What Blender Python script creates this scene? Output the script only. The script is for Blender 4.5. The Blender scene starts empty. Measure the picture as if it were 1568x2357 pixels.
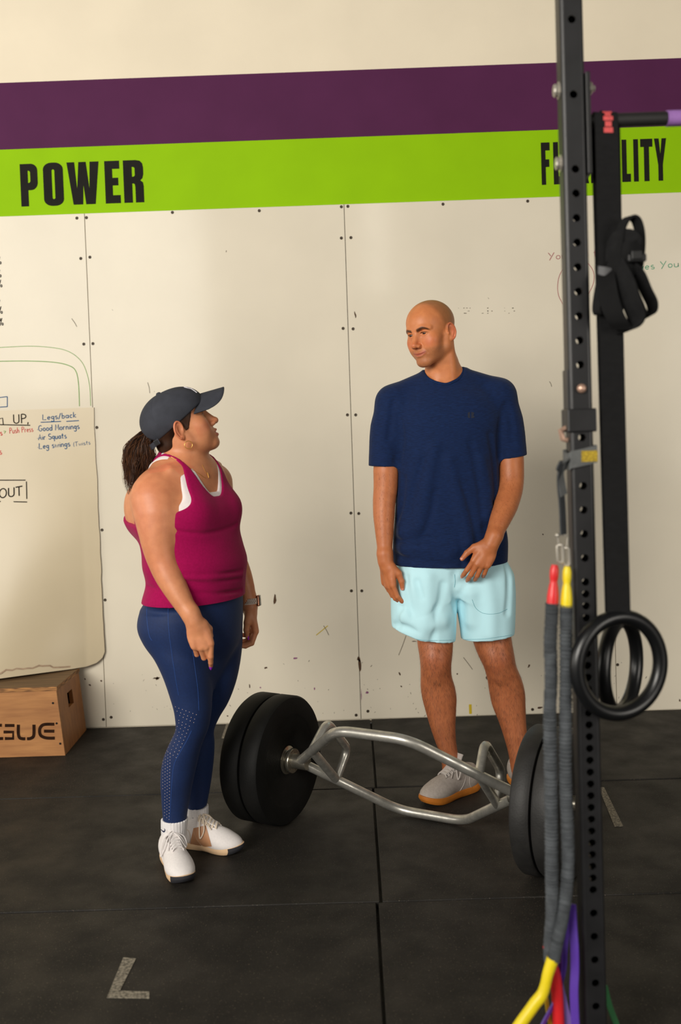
import bpy, bmesh, math, random
import numpy as np
from mathutils import Vector, Matrix

S = bpy.context.scene
# ------------------------------------------------------------------ camera, light, exposure
IMG_W, IMG_H = 1568.0, 2357.0
CAM = np.array([-0.018, -4.7086, 1.4004])
ROLL, PITCH, YAW = (math.radians(v) for v in (-1.929, 2.112, -0.477))
FPX, PPX, PPY = 2293.0, 784.0, 1178.5 - 112.4
_f = np.array([math.sin(YAW) * math.cos(PITCH), math.cos(YAW) * math.cos(PITCH), -math.sin(PITCH)])
_r0 = np.array([math.cos(YAW), -math.sin(YAW), 0.0]); _u0 = np.cross(_r0, _f)
_r = math.cos(ROLL) * _r0 + math.sin(ROLL) * _u0
_u = -math.sin(ROLL) * _r0 + math.cos(ROLL) * _u0
cd = bpy.data.cameras.new('camera'); cam = bpy.data.objects.new('camera', cd); S.collection.objects.link(cam)
M = Matrix.Identity(4)
for i in range(3):
    M[i][0], M[i][1], M[i][2], M[i][3] = _r[i], _u[i], -_f[i], CAM[i]
cam.matrix_world = M
cd.sensor_fit = 'VERTICAL'; cd.sensor_height = 36.0; cd.lens = FPX / IMG_H * 36.0
cd.shift_y = -112.4 / IMG_H; cd.clip_end = 100
cd.dof.use_dof = True; cd.dof.focus_distance = 3.55; cd.dof.aperture_fstop = 2.4
S.camera = cam
S.view_settings.view_transform = 'Standard'; S.view_settings.look = 'None'
S.view_settings.gamma = 1.0; S.view_settings.use_curve_mapping = False
S.view_settings.exposure = -0.49

W = bpy.data.worlds.new('world'); S.world = W; W.use_nodes = True
W.node_tree.nodes['Background'].inputs[0].default_value = (1.0, 0.93, 0.82, 1)
W.node_tree.nodes['Background'].inputs[1].default_value = 0.10

def area(name, loc, target, sx, sy, power, col):
    l = bpy.data.lights.new(name, 'AREA'); l.shape = 'RECTANGLE'; l.size = sx; l.size_y = sy
    l.energy = power; l.color = col
    o = bpy.data.objects.new(name, l); S.collection.objects.link(o); o.location = loc
    o.rotation_euler = (Vector(target) - Vector(loc)).to_track_quat('-Z', 'Y').to_euler()
    return o
area('daylight_front_door', (-3.6, -7.0, 3.1), (-3.0, 0.0, 2.6), 3.9, 2.4, 720, (1.0, 0.95, 0.865))
area('daylight_side_door', (-9.5, -3.5, 2.4), (0.2, -1.0, 1.2), 3.5, 3.5, 260, (1.0, 0.95, 0.865))
area('right_fill_light', (5.2, -7.5, 2.0), (0.9, 0.0, 1.0), 2.6, 3.0, 210, (1.0, 0.94, 0.85))  # soft fill added to brighten the lower right wall, not an actual opening
area('daylight_high_window', (0.415, -8.0, 3.8), (0.415, 0.0, 3.8), 0.29, 1.4, 24, (1.0, 0.95, 0.86))

def at(px, py, Y):            # the point at depth plane Y seen at a pixel
    d = _f + _r * (px - PPX) / FPX - _u * (py - PPY) / FPX
    return CAM + d * ((Y - CAM[1]) / d[1])
def atz(px, py, Z=0.0):       # the point at height Z seen at a pixel
    d = _f + _r * (px - PPX) / FPX - _u * (py - PPY) / FPX
    return CAM + d * ((Z - CAM[2]) / d[2])
# ------------------------------------------------------------------ helpers
def lin(r, g, b):
    f = lambda c: (c / 255 / 12.92) if c / 255 <= 0.04045 else ((c / 255 + 0.055) / 1.055) ** 2.4
    return (f(r), f(g), f(b), 1.0)

def mat(name, col, rough=0.6, metal=0.0, var=0.08, scale=20.0, bump=0.0, bscale=80.0, spec=0.5, col2=None,
        attr=False, sss=0.0, stretch=(1, 1, 1), sheen=0.0, detail=4.0, coat=0.0, rvar=0.0, vmin=0.35, vmax=0.65, fleck=None):
    m = bpy.data.materials.new(name); m.use_nodes = True
    nt = m.node_tree; N = nt.nodes; L = nt.links
    b = N['Principled BSDF']
    b.inputs['Roughness'].default_value = rough; b.inputs['Metallic'].default_value = metal
    b.inputs['Specular IOR Level'].default_value = spec
    tc = N.new('ShaderNodeTexCoord'); mp = N.new('ShaderNodeMapping'); mp.inputs['Scale'].default_value = stretch
    L.new(tc.outputs['Object'], mp.inputs['Vector'])
    nz = N.new('ShaderNodeTexNoise'); nz.inputs['Scale'].default_value = scale; nz.inputs['Detail'].default_value = detail
    L.new(mp.outputs[0], nz.inputs['Vector'])
    rp = N.new('ShaderNodeMapRange'); rp.inputs[1].default_value = vmin; rp.inputs[2].default_value = vmax
    L.new(nz.outputs['Fac'], rp.inputs[0])
    mx = N.new('ShaderNodeMix'); mx.data_type = 'RGBA'
    c2 = col2 if col2 else tuple(c * (1 - var) for c in col[:3]) + (1,)
    L.new(rp.outputs[0], mx.inputs['Factor'])
    if attr:
        at_ = N.new('ShaderNodeAttribute'); at_.attribute_name = 'Col'
        mm = N.new('ShaderNodeMix'); mm.data_type = 'RGBA'; mm.blend_type = 'MULTIPLY'; mm.inputs['Factor'].default_value = 1
        mx.inputs['A'].default_value = (1, 1, 1, 1)
        mx.inputs['B'].default_value = tuple(1 - var * k for k in (0.7, 1.0, 1.0)) + (1,)
        L.new(at_.outputs['Color'], mm.inputs['A']); L.new(mx.outputs['Result'], mm.inputs['B'])
        out = mm.outputs['Result']
    else:
        mx.inputs['A'].default_value = col; mx.inputs['B'].default_value = c2
        out = mx.outputs['Result']
    if fleck:
        n3 = N.new('ShaderNodeTexNoise'); n3.inputs['Scale'].default_value = fleck[1]; n3.inputs['Detail'].default_value = 2
        L.new(mp.outputs[0], n3.inputs['Vector'])
        r3 = N.new('ShaderNodeMapRange'); r3.inputs[1].default_value = fleck[2]; r3.inputs[2].default_value = fleck[2] + .06
        L.new(n3.outputs['Fac'], r3.inputs[0])
        m3 = N.new('ShaderNodeMix'); m3.data_type = 'RGBA'; L.new(r3.outputs[0], m3.inputs['Factor']); L.new(out, m3.inputs['A']); m3.inputs['B'].default_value = fleck[0]
        out = m3.outputs['Result']
    L.new(out, b.inputs['Base Color'])
    if bump:
        n2 = N.new('ShaderNodeTexNoise'); n2.inputs['Scale'].default_value = bscale; n2.inputs['Detail'].default_value = 3
        L.new(mp.outputs[0], n2.inputs['Vector'])
        bp = N.new('ShaderNodeBump'); bp.inputs['Strength'].default_value = bump; bp.inputs['Distance'].default_value = 0.004
        L.new(n2.outputs['Fac'], bp.inputs['Height']); L.new(bp.outputs[0], b.inputs['Normal'])
    if rvar:
        r2 = N.new('ShaderNodeMapRange'); r2.inputs[1].default_value = 0.3; r2.inputs[2].default_value = 0.7
        r2.inputs[3].default_value = rough - rvar; r2.inputs[4].default_value = rough + rvar
        L.new(nz.outputs['Fac'], r2.inputs[0]); L.new(r2.outputs[0], b.inputs['Roughness'])
    if sss:
        b.inputs['Subsurface Weight'].default_value = sss
        b.inputs['Subsurface Radius'].default_value = (0.012, 0.004, 0.002); b.inputs['Subsurface Scale'].default_value = 0.6
    if sheen:
        b.inputs['Sheen Weight'].default_value = sheen
    if coat:
        b.inputs['Coat Weight'].default_value = coat
    return m

def tag(o, label=None, cat=None, group=None, kind=None):
    if label: o['label'] = label
    if cat: o['category'] = cat
    if group: o['group'] = group
    if kind: o['kind'] = kind
    return o

def empty(name, loc, label=None, cat=None, group=None, kind=None):
    o = bpy.data.objects.new(name, None); S.collection.objects.link(o); o.location = [float(v) for v in loc]
    o.empty_display_size = 0.05
    return tag(o, label, cat, group, kind)

def link(o, m=None, parent=None):
    S.collection.objects.link(o)
    if m is not None: o.data.materials.append(m)
    if parent is not None:
        t = Matrix.Identity(4); q = parent
        while q is not None:
            t = q.matrix_parent_inverse @ Matrix.Translation(q.location) if False else t
            q = q.parent
        o.parent = parent
        bpy_off = Vector((0, 0, 0)); q = parent
        while q is not None:
            bpy_off += q.location + q.matrix_parent_inverse.to_translation(); q = q.parent
        o.matrix_parent_inverse = Matrix.Translation(-bpy_off)
    return o

def raw(name, co, faces, m=None, parent=None, smooth=False, colors=None):
    """co (n,3) world coordinates; faces a list of tuples or an (m,4) array"""
    me = bpy.data.meshes.new(name)
    co = np.asarray(co, dtype=np.float32)
    if isinstance(faces, np.ndarray):
        me.vertices.add(len(co)); me.vertices.foreach_set('co', co.ravel())
        k = faces.shape[1]
        me.loops.add(faces.size); me.loops.foreach_set('vertex_index', faces.ravel().astype(np.int32))
        me.polygons.add(len(faces))
        me.polygons.foreach_set('loop_start', np.arange(0, faces.size, k, dtype=np.int32))
        me.polygons.foreach_set('loop_total', np.full(len(faces), k, dtype=np.int32))
        me.update(calc_edges=True)
    else:
        me.from_pydata([tuple(map(float, c)) for c in co], [], faces); me.update()
    if smooth: me.polygons.foreach_set('use_smooth', np.ones(len(me.polygons), dtype=bool))
    if colors is not None:
        a = me.color_attributes.new('Col', 'FLOAT_COLOR', 'POINT')
        c4 = np.ones((len(co), 4), np.float32); c4[:, :3] = colors
        a.data.foreach_set('color', c4.ravel())
    return link(bpy.data.objects.new(name, me), m, parent)

class MB:
    """collects simple solids into one mesh"""
    def __init__(s): s.v = []; s.f = []; s.n = 0
    def add(s, v, f):
        v = np.asarray(v, float); s.v.append(v); s.f += [tuple(i + s.n for i in q) for q in f]; s.n += len(v); return s
    def box(s, lo, hi, bev=0.0, frame=None):
        lo = np.asarray(lo, float); hi = np.asarray(hi, float)
        if bev <= 0:
            v = np.array([[x, y, z] for z in (lo[2], hi[2]) for y in (lo[1], hi[1]) for x in (lo[0], hi[0])])
            f = [(0, 2, 3, 1), (4, 5, 7, 6), (0, 1, 5, 4), (2, 6, 7, 3), (0, 4, 6, 2), (1, 3, 7, 5)]
        else:
            b = bmesh.new(); bmesh.ops.create_cube(b, size=1.0)
            for w in b.verts: w.co = Vector([(lo[i] + hi[i]) / 2 + w.co[i] * (hi[i] - lo[i]) for i in range(3)])
            bmesh.ops.bevel(b, geom=b.edges[:], offset=bev, segments=2, profile=0.5, affect='EDGES')
            b.verts.index_update()
            v = np.array([list(w.co) for w in b.verts]); f = [tuple(w.index for w in q.verts) for q in b.faces]; b.free()
        if frame is not None:
            o, R = frame; v = v @ np.asarray(R).T + np.asarray(o)
        return s.add(v, f)
    def tube(s, pts, r, n=12, caps=True, sx=None, up=None):
        pts = np.asarray(pts, float); k = len(pts)
        r = np.broadcast_to(np.asarray(r, float), (k,))
        t = np.gradient(pts, axis=0); t /= np.linalg.norm(t, axis=1)[:, None] + 1e-9
        a = np.cross(t[0], up if up is not None else (0.31, 0.52, 0.79)); 
        if np.linalg.norm(a) < 1e-3: a = np.cross(t[0], (1, 0, 0))
        a /= np.linalg.norm(a); V = []
        for i in range(k):
            a = a - t[i] * (a @ t[i]); a /= np.linalg.norm(a) + 1e-9; b = np.cross(t[i], a)
            th = np.linspace(0, 2 * np.pi, n, endpoint=False)
            V.append(pts[i] + r[i] * (np.cos(th)[:, None] * a + np.sin(th)[:, None] * b * (sx if sx else 1.0)))
        F = [(i * n + j, i * n + (j + 1) % n, (i + 1) * n + (j + 1) % n, (i + 1) * n + j) for i in range(k - 1) for j in range(n)]
        if caps: F += [tuple(range(n))[::-1], tuple((k - 1) * n + j for j in range(n))]
        return s.add(np.concatenate(V), F)
    def lathe(s, prof, o, ax, n=48):
        """prof: list of (radius, height along ax)"""
        ax = np.asarray(ax, float); ax /= np.linalg.norm(ax)
        a = np.cross(ax, (0, 0, 1) if abs(ax[2]) < 0.9 else (1, 0, 0)); a /= np.linalg.norm(a); b = np.cross(ax, a)
        th = np.linspace(0, 2 * np.pi, n, endpoint=False); ring = np.cos(th)[:, None] * a + np.sin(th)[:, None] * b
        V = np.concatenate([np.asarray(o) + ax * h + ring * r for r, h in prof]); k = len(prof)
        F = [(i * n + j, i * n + (j + 1) % n, (i + 1) * n + (j + 1) % n, (i + 1) * n + j) for i in range(k - 1) for j in range(n)]
        return s.add(V, F)
    def torus(s, c, R, r, ax, n=48, m=14, a0=0.0, a1=2 * math.pi):
        ax = np.asarray(ax, float); ax /= np.linalg.norm(ax)
        a = np.cross(ax, (0, 0, 1) if abs(ax[2]) < 0.9 else (1, 0, 0)); a /= np.linalg.norm(a); b = np.cross(ax, a)
        full = abs(a1 - a0 - 2 * math.pi) < 1e-6
        th = np.linspace(a0, a1, n, endpoint=not full)
        V = []; ph = np.linspace(0, 2 * np.pi, m, endpoint=False)
        for q in th:
            d = math.cos(q) * a + math.sin(q) * b
            V.append(np.asarray(c) + d * R + r * (np.cos(ph)[:, None] * d + np.sin(ph)[:, None] * ax))
        K = n if full else n - 1
        F = [(i * m + j, i * m + (j + 1) % m, ((i + 1) % n) * m + (j + 1) % m, ((i + 1) % n) * m + j) for i in range(K) for j in range(m)]
        return s.add(np.concatenate(V), F)
    def ribbon(s, pts, wdir, w, th=0.0015):
        """a strap: centre line pts, wdir width direction(s), width w, thickness th"""
        pts = np.asarray(pts, float); k = len(pts); wd = np.broadcast_to(np.asarray(wdir, float), (k, 3)).copy()
        wd /= np.linalg.norm(wd, axis=1)[:, None]; t = np.gradient(pts, axis=0); t /= np.linalg.norm(t, axis=1)[:, None] + 1e-9
        nn = np.cross(t, wd); nn /= np.linalg.norm(nn, axis=1)[:, None] + 1e-9
        w = np.broadcast_to(np.asarray(w, float), (k,))[:, None]
        V = np.stack([pts - wd * w / 2 - nn * th / 2, pts + wd * w / 2 - nn * th / 2, pts + wd * w / 2 + nn * th / 2, pts - wd * w / 2 + nn * th / 2], 1).reshape(-1, 3)
        F = [(4 * i + j, 4 * i + (j + 1) % 4, 4 * i + 4 + (j + 1) % 4, 4 * i + 4 + j) for i in range(k - 1) for j in range(4)]
        F += [(3, 2, 1, 0), tuple(4 * (k - 1) + j for j in range(4))]
        return s.add(V, F)
    def build(s, name, m, parent=None, smooth=False):
        o = raw(name, np.concatenate(s.v), s.f, m, parent)
        if smooth:
            o.data.polygons.foreach_set('use_smooth', np.ones(len(o.data.polygons), dtype=bool))
            try: o.data.set_sharp_from_angle(angle=math.radians(40))
            except Exception: pass
        return o

def spline(pts, n=8):
    """Catmull-Rom through pts"""
    P = np.asarray(pts, float); P = np.vstack([2 * P[0] - P[1], P, 2 * P[-1] - P[-2]]); out = []
    for i in range(1, len(P) - 2):
        for t in np.linspace(0, 1, n, endpoint=False):
            a, b, c, d = P[i - 1:i + 3]
            out.append(0.5 * (2 * b + (c - a) * t + (2 * a - 5 * b + 4 * c - d) * t * t + (3 * b - a - 3 * c + d) * t ** 3))
    out.append(P[-2]); return np.array(out)

def fillet(pts, r, n=6):
    """polyline with its inner corners rounded"""
    P = [np.asarray(p, float) for p in pts]; out = [P[0]]
    for i in range(1, len(P) - 1):
        a = P[i - 1] - P[i]; b = P[i + 1] - P[i]; la, lb = np.linalg.norm(a), np.linalg.norm(b)
        q = min(r, la * 0.45, lb * 0.45); A = P[i] + a / la * q; B = P[i] + b / lb * q
        for t in np.linspace(0, 1, n): out.append((1 - t) ** 2 * A + 2 * t * (1 - t) * P[i] + t * t * B)
    out.append(P[-1]); return np.array(out)

def rot(ax, deg):
    return np.array(Matrix.Rotation(math.radians(deg), 3, ax))

# single-stroke handwriting: each letter a list of polylines in a box 1 high
def _arc(cx, cy, rx, ry, a0, a1, n=9):
    return [(cx + rx * math.cos(math.radians(a0 + (a1 - a0) * i / (n - 1))), cy + ry * math.sin(math.radians(a0 + (a1 - a0) * i / (n - 1)))) for i in range(n)]
HW = {
 'P': [[(.1, 0), (.1, 1)], [(.1, 1)] + _arc(.25, .76, .28, .24, 90, -90) + [(.1, .5)]],
 'U': [[(.05, 1), (.05, .35)] + _arc(.3, .3, .25, .28, 190, 350) + [(.55, 1)]],
 'u': [[(.05, .55), (.06, .2)] + _arc(.22, .18, .17, .18, 190, 340) + [(.4, .55), (.42, 0)]],
 's': [_arc(.2, .42, .14, .13, 50, 250) + _arc(.2, .14, .15, .14, 80, -150)],
 'h': [[(.05, 1), (.05, 0)], [(.05, .3)] + _arc(.22, .32, .16, .2, 150, 0) + [(.4, 0)]],
 'r': [[(.05, .55), (.06, 0)], [(.06, .35)] + _arc(.22, .36, .15, .18, 160, 50)],
 'e': [[(.06, .28), (.38, .32)] + _arc(.22, .28, .17, .26, 20, 320)],
 'L': [[(.08, 1), (.05, .04), (.5, .02)]],
 'g': [_arc(.2, .3, .16, .22, 40, 330), [(.38, .55), (.37, -.15)] + _arc(.2, -.2, .17, .2, 0, -170)],
 '/': [[(.0, -.1), (.28, 1)]],
 'b': [[(.05, 1), (.05, 0)], _arc(.2, .25, .17, .25, 160, -160)],
 'a': [_arc(.2, .27, .17, .25, 30, 340), [(.38, .55), (.4, 0)]],
 'c': [_arc(.22, .27, .18, .26, 50, 310)],
 'k': [[(.05, 1), (.05, 0)], [(.36, .55), (.07, .26), (.38, 0)]],
 'G': [_arc(.32, .5, .3, .5, 50, 330) + [(.58, .42), (.36, .42)]],
 'o': [_arc(.22, .27, .18, .26, 90, 450, 13)],
 'd': [_arc(.2, .27, .17, .26, 20, 340), [(.4, 1), (.4, 0)]],
 'M': [[(.05, 0), (.1, 1), (.32, .3), (.54, 1), (.6, 0)]],
 'n': [[(.05, .55), (.05, 0)], [(.05, .3)] + _arc(.22, .32, .16, .22, 150, 0) + [(.4, 0)]],
 'i': [[(.08, .55), (.09, 0)], [(.07, .78), (.11, .8)]],
 'A': [[(.02, 0), (.28, 1), (.5, 0)], [(.1, .36), (.43, .36)]],
 'S': [_arc(.26, .74, .22, .24, 40, 260) + _arc(.26, .25, .24, .25, 85, -150)],
 'q': [_arc(.2, .3, .17, .24, 30, 340), [(.38, .55), (.38, -.4)]],
 't': [[(.16, .9), (.16, .06), (.3, .02)], [(0, .6), (.34, .62)]],
 'w': [[(.02, .55), (.14, 0), (.28, .45), (.42, 0), (.56, .55)]],
 'O': [_arc(.35, .5, .32, .5, 100, 460, 15)],
 'T': [[(0, .98), (.62, 1.02)], [(.3, 1), (.31, 0)]],
 'Y': [[(.02, 1), (.26, .5)], [(.55, 1), (.12, -.1)]],
 'y': [[(.04, .55), (.1, .15), (.3, .2), (.4, .55)], [(.42, .55), (.26, -.4), (.1, -.3)]],
 '!': [[(.16, 1), (.08, .3)], [(.06, .04), (.08, .07)]],
 '(': [_arc(.3, .45, .2, .6, 120, 240)],
 '.': [[(.04, .28), (.09, .3), (.06, .33)]],
 '%': [_arc(.12, .78, .1, .18, 0, 360), [(.45, 1), (.1, -.05)], _arc(.5, .16, .12, .16, 0, 360)],
 '>': [[(0, .6), (.4, .55), (.12, .05)]],
 'p': [[(.05, .55), (.03, -.4)], _arc(.2, .28, .17, .24, 160, -160)],
 ',': [[(.05, .1), (0, -.15)]], '0': [_arc(.25, .5, .2, .45, 90, 450, 13)],
 '1': [[(.1, .45), (.1, -.05)]],
 ' ': [],
}
def strokes(text, sx, sy):
    out = []; x = 0.0
    for ch in text:
        if ch == ' ': x += 0.38 * sx; continue
        P = HW[ch]; w = max(p[0] for q in P for p in q)
        for q in P: out.append([(x + p[0] * sx, p[1] * sy) for p in q])
        x += (w + 0.14) * sx
    return out
def pen(mb, poly, w, f):
    """a pen line: poly in (u, v), width w, f maps (u, v) to a point on the surface"""
    P = np.asarray(poly, float); t = np.gradient(P, axis=0); t /= np.linalg.norm(t, axis=1)[:, None] + 1e-9
    n = np.stack([-t[:, 1], t[:, 0]], 1) * w / 2
    A = [f(*q) for q in P + n]; B = [f(*q) for q in P - n]; k = len(P)
    mb.add(A + B, [(i, i + 1, k + i + 1, k + i) for i in range(k - 1)])
# ------------------------------------------------------------------ the room
m_cream = mat('cream_wall_paint', lin(236, 224, 200), 0.85, var=0.05, scale=3, bump=0.12, bscale=300)
m_panel = mat('white_melamine_board', lin(226, 217, 198), 0.115, var=0.05, scale=2.5, spec=0.10, rvar=0.015, bump=0.02, bscale=5)
m_panel_edge = mat('board_joint', lin(110, 96, 78), 0.9)
m_purple = mat('purple_wall_paint', lin(84, 36, 74), 0.7, var=0.1, scale=4, bump=0.05, bscale=300, spec=0.15)
m_green = mat('lime_wall_paint', lin(146, 196, 0), 0.7, var=0.06, scale=4, bump=0.05, bscale=300, spec=0.15)
m_black_paint = mat('black_letter_vinyl', lin(26, 24, 20), 0.75, var=0.3, scale=8, spec=.2)
m_rubber = mat('black_rubber_mat', lin(38, 35, 31), 0.62, var=0.45, scale=7, bump=0.35, bscale=420, spec=0.3, detail=9, rvar=0.1, fleck=(lin(104, 94, 80), 260, .66))
m_screw = mat('dark_screw_head', lin(70, 58, 44), 0.5, metal=0.4, var=0.4, scale=300)
m_scuff = mat('brown_scuff', lin(92, 66, 44), 0.9, var=0.5, scale=120)
m_mark_line = mat('grey_scuff', lin(120, 108, 92), 0.9, var=0.3, scale=120)
m_yellow_tape = mat('yellow_tape', lin(205, 176, 22), 0.7)
m_white_mark = mat('worn_white_floor_paint', lin(150, 142, 126), 0.8, var=0.75, scale=140, detail=6)

floor = empty('floor', (0, -2, 0), 'black rubber gym floor made of butted mats', kind='structure')
rnd = random.Random(5)
# slab under the mats
MB().box((-5.5, -9.5, -0.10), (5.5, 0.012, -0.024)).build('floor_slab', m_rubber, floor)
row_edges = [0.0, -0.902, -1.826, -2.75, -3.67, -4.6, -5.5, -6.4, -7.3, -8.2]
for r in range(len(row_edges) - 1):
    y1, y0 = row_edges[r], row_edges[r + 1]
    x0 = 0.046 - 0.012 * r
    for c in range(-3, 3):
        a, b = x0 + c * 1.83, x0 + (c + 1) * 1.83
        z = rnd.uniform(-0.0015, 0.0)
        if r == 0: z = 0.0 if c >= 0 else -0.001
        MB().box((a + 0.004, y0 + (.006 if r == 0 else .004), -0.024), (b - 0.004, y1 - (0.004 if r else 0.0), z), bev=0.003).build('rubber_mat', m_rubber, floor)
def floor_mark(poly, name='worn_white_mark', m=None):
    P = [atz(x, y, 0.0012) for x, y in poly]
    Q = [p - np.array([0, 0, 0.0016]) for p in P]; k = len(P)
    return raw(name, P + Q, [tuple(range(k))[::-1]] + [(i, (i + 1) % k, k + (i + 1) % k, k + i) for i in range(k)], m or m_white_mark, floor)
floor_mark([(284, 2203), (313, 2206), (276, 2280), (344, 2282), (344, 2297), (246, 2296)])
floor_mark([(1378, 1812), (1391, 1812), (1435, 1901), (1415, 1902)])
floor_mark([(521, 1666), (533, 1666), (523, 1690), (556, 1688), (553, 1698), (510, 1699)])

wall = empty('wall_back', (0, 0, 0), 'cream gym wall with white boards, purple and lime stripes', kind='structure')
MB().box((-5.5, 0.012, -0.02), (5.5, 0.16, 5.2)).build('wall_plaster', m_cream, wall)
MB().box((-5.5, 0.0095, 2.752), (5.5, 0.012, 3.061)).build('purple_stripe', m_purple, wall)['label'] = 'deep purple painted stripe across the wall'
MB().box((-5.5, 0.0085, 2.441), (5.5, 0.012, 2.7515)).build('lime_stripe', m_green, wall)['label'] = 'lime green painted stripe below the purple'

def disc(mb, c, r, n=10, th=0.0012):
    a = np.linspace(0, 2 * np.pi, n, endpoint=False)
    ring = np.stack([c[0] + r * np.cos(a), np.full(n, c[1]), c[2] + r * np.sin(a)], 1)
    r2 = ring.copy(); r2[:, 1] -= th; r2[:, 0] = c[0] + (r2[:, 0] - c[0]) * 0.7; r2[:, 2] = c[2] + (r2[:, 2] - c[2]) * 0.7
    mid = np.array([[c[0], c[1] - th * 0.2, c[2]]])
    mb.add(np.vstack([ring, r2, mid]), [(i, (i + 1) % n, n + (i + 1) % n, n + i) for i in range(n)] + [(n + i, n + (i + 1) % n, 2 * n) for i in range(n)])
panels = []
screws_px = {
 -1: [(177, 502), (186, 595), (193, 792)],
 0: [(199, 501), (207, 592), (214, 791), (397, 489), (597, 485), (786, 476), (786, 548), (790, 756), (800, 955), (808, 1181), (809, 1360), (820, 1646), (223, 984), (235, 1220), (242, 1381), (238, 1656)],
 1: [(801, 475), (808, 547), (813, 757), (819, 955), (826, 1182), (833, 1360), (847, 1637), (1020, 470), (1215, 463), (1226, 1633), (1390, 1633)],
 2: [(1422, 1530), (1428, 1634), (1440, 1180)],
}
screws_px[0].append((256, 1651)); screws_px[0].remove((238, 1656)); screws_px[-1].append((238, 1656))
for i in range(-4, 4):
    p = MB().box((i * 1.22 + 0.0014, 0.0, 0.002), (i * 1.22 + 1.2186, 0.012, 2.439), bev=0.0008).build('wall_panel', m_panel, wall)
    panels.append(p)
    for (sx, sy) in screws_px.get(i + 1, []):
        c = at(sx, sy, 0.0); mb = MB(); disc(mb, (c[0], -0.0004, c[2]), 0.0075); mb.build('screw', m_screw, p)
MB().box((-5.5, 0.0115, 0.0), (5.5, 0.0119, 2.44)).build('board_joint', m_panel_edge, wall)

# scuffs and marks on the boards (flat stains)
def stain(px, py, w, h, ang=0, m=None, n=9, name='scuff_mark', seed=0):
    rr = random.Random(seed + int(px) * 7 + int(py)); c = at(px, py, 0.0); sc = 488.0
    ca, sa = math.cos(math.radians(ang)), math.sin(math.radians(ang)); V = []
    for i in range(n):
        a = 2 * math.pi * i / n; k = rr.uniform(0.55, 1.15)
        u, v = w / 2 / sc * k * math.cos(a), h / 2 / sc * k * math.sin(a)
        V.append((c[0] + u * ca - v * sa, -0.0006, c[2] + u * sa + v * ca))
    V2 = [(x, 0.0003, z) for x, y, z in V]
    return V + V2, [tuple(range(n))] + [(i, n + i, n + (i + 1) % n, (i + 1) % n) for i in range(n)]
mb = MB()
for (px, py, w, h, a) in [(633, 1381, 8, 30, -8), (360, 1561, 22, 5, 2), (362, 1562, 9, 8, 0), (612, 1537, 11, 5, 10), (828, 1530, 10, 44, 0), (826, 1516, 8, 14, 0),
    (1218, 1533, 5, 11, -30), (1243, 1629, 15, 5, 3), (1120, 1560, 5, 8, 0), (953, 1476, 12, 3, 0), (1053, 1551, 4, 5, 0), (924, 1580, 6, 5, -40), (920, 1551, 4, 10, 20), (1438, 1622, 4, 8, 0), (207, 1577, 7, 4, -45), (233, 1567, 6, 5, 0), (196, 1563, 4, 6, 30), (1565, 1612, 5, 8, 0), (818, 725, 4, 16, 10), (690, 1611, 5, 4, 0), (524, 1648, 4, 4, 0), (575, 1580, 4, 12, 6), (1250, 1230, 3, 5, 0)]:
    mb.add(*stain(px, py, w, h, a))
o = mb.build('scuff_marks', m_scuff, wall); o['kind'] = 'stuff'; o['label'] = 'brown chips and scuffs on the white boards'
mb = MB(); rr = random.Random(9)
for k in range(110):
    px, py = rr.uniform(245, 1560), 1655 - abs(rr.gauss(0, 70))
    if rr.random() < 0.15: py = rr.uniform(560, 1500)
    mb.add(*stain(px, py, rr.uniform(.8, 2), rr.uniform(1.5, 7), rr.uniform(-50, 50), n=6))
for (x0, y0, x1, y1) in [(1000, 1513, 1087, 1541), (1067, 1513, 1088, 1541), (918, 1508, 935, 1463), (165, 733, 177, 752), (745, 1440, 757, 1462), (340, 880, 345, 905), (1265, 878, 1270, 890)]:
    c0, c1 = at(x0, y0, 0), at(x1, y1, 0)
    if x0 == 1000: continue
    pen(mb, [(c0[0], c0[2]), ((c0[0] * .55 + c1[0] * .45) + .003, (c0[2] + c1[2]) / 2), (c1[0], c1[2])], 0.0028, lambda u, v: (u, -0.0007, v))
for k in range(26):
    px = rr.choice([rr.uniform(1052, 1195), rr.uniform(1052, 1195), 1123])
    mb.add(*stain(px, rr.choice([709, 709, 721, 716]), rr.uniform(1.5, 6), rr.uniform(1.2, 3), rr.uniform(-20, 20), n=6))
o = mb.build('fine_scuffs', m_mark_line, wall); o['kind'] = 'stuff'
m_pinkmark = mat('magenta_smear', lin(150, 90, 130), 0.9, var=0.4, scale=150)
mb = MB()
for q in [(680, 1515, 12, 5, 10), (845, 1594, 8, 8, 0), (724, 1585, 4, 9, 0), (600, 1583, 5, 4, 0), (832, 1600, 2, 30, 0)]: mb.add(*stain(*q))
mb.build('magenta_smears', m_pinkmark, wall)['kind'] = 'stuff'
mb = MB(); mb.add(*stain(1083, 1632, 8, 24, 2, n=4)); 
c = at(1083, 1632, 0)
MB().box((c[0] - .0065, -0.0008, 0.010), (c[0] + .0065, 0.0002, 0.056)).build('yellow_tape', m_yellow_tape, wall)
mb = MB(); pen(mb, [(at(728, 1462, 0)[0], at(728, 1462, 0)[2]), (at(755, 1440, 0)[0], at(755, 1440, 0)[2])], .004, lambda u, v: (u, -.0007, v)); mb.build('yellow_smear', m_yellow_tape, wall)

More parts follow.
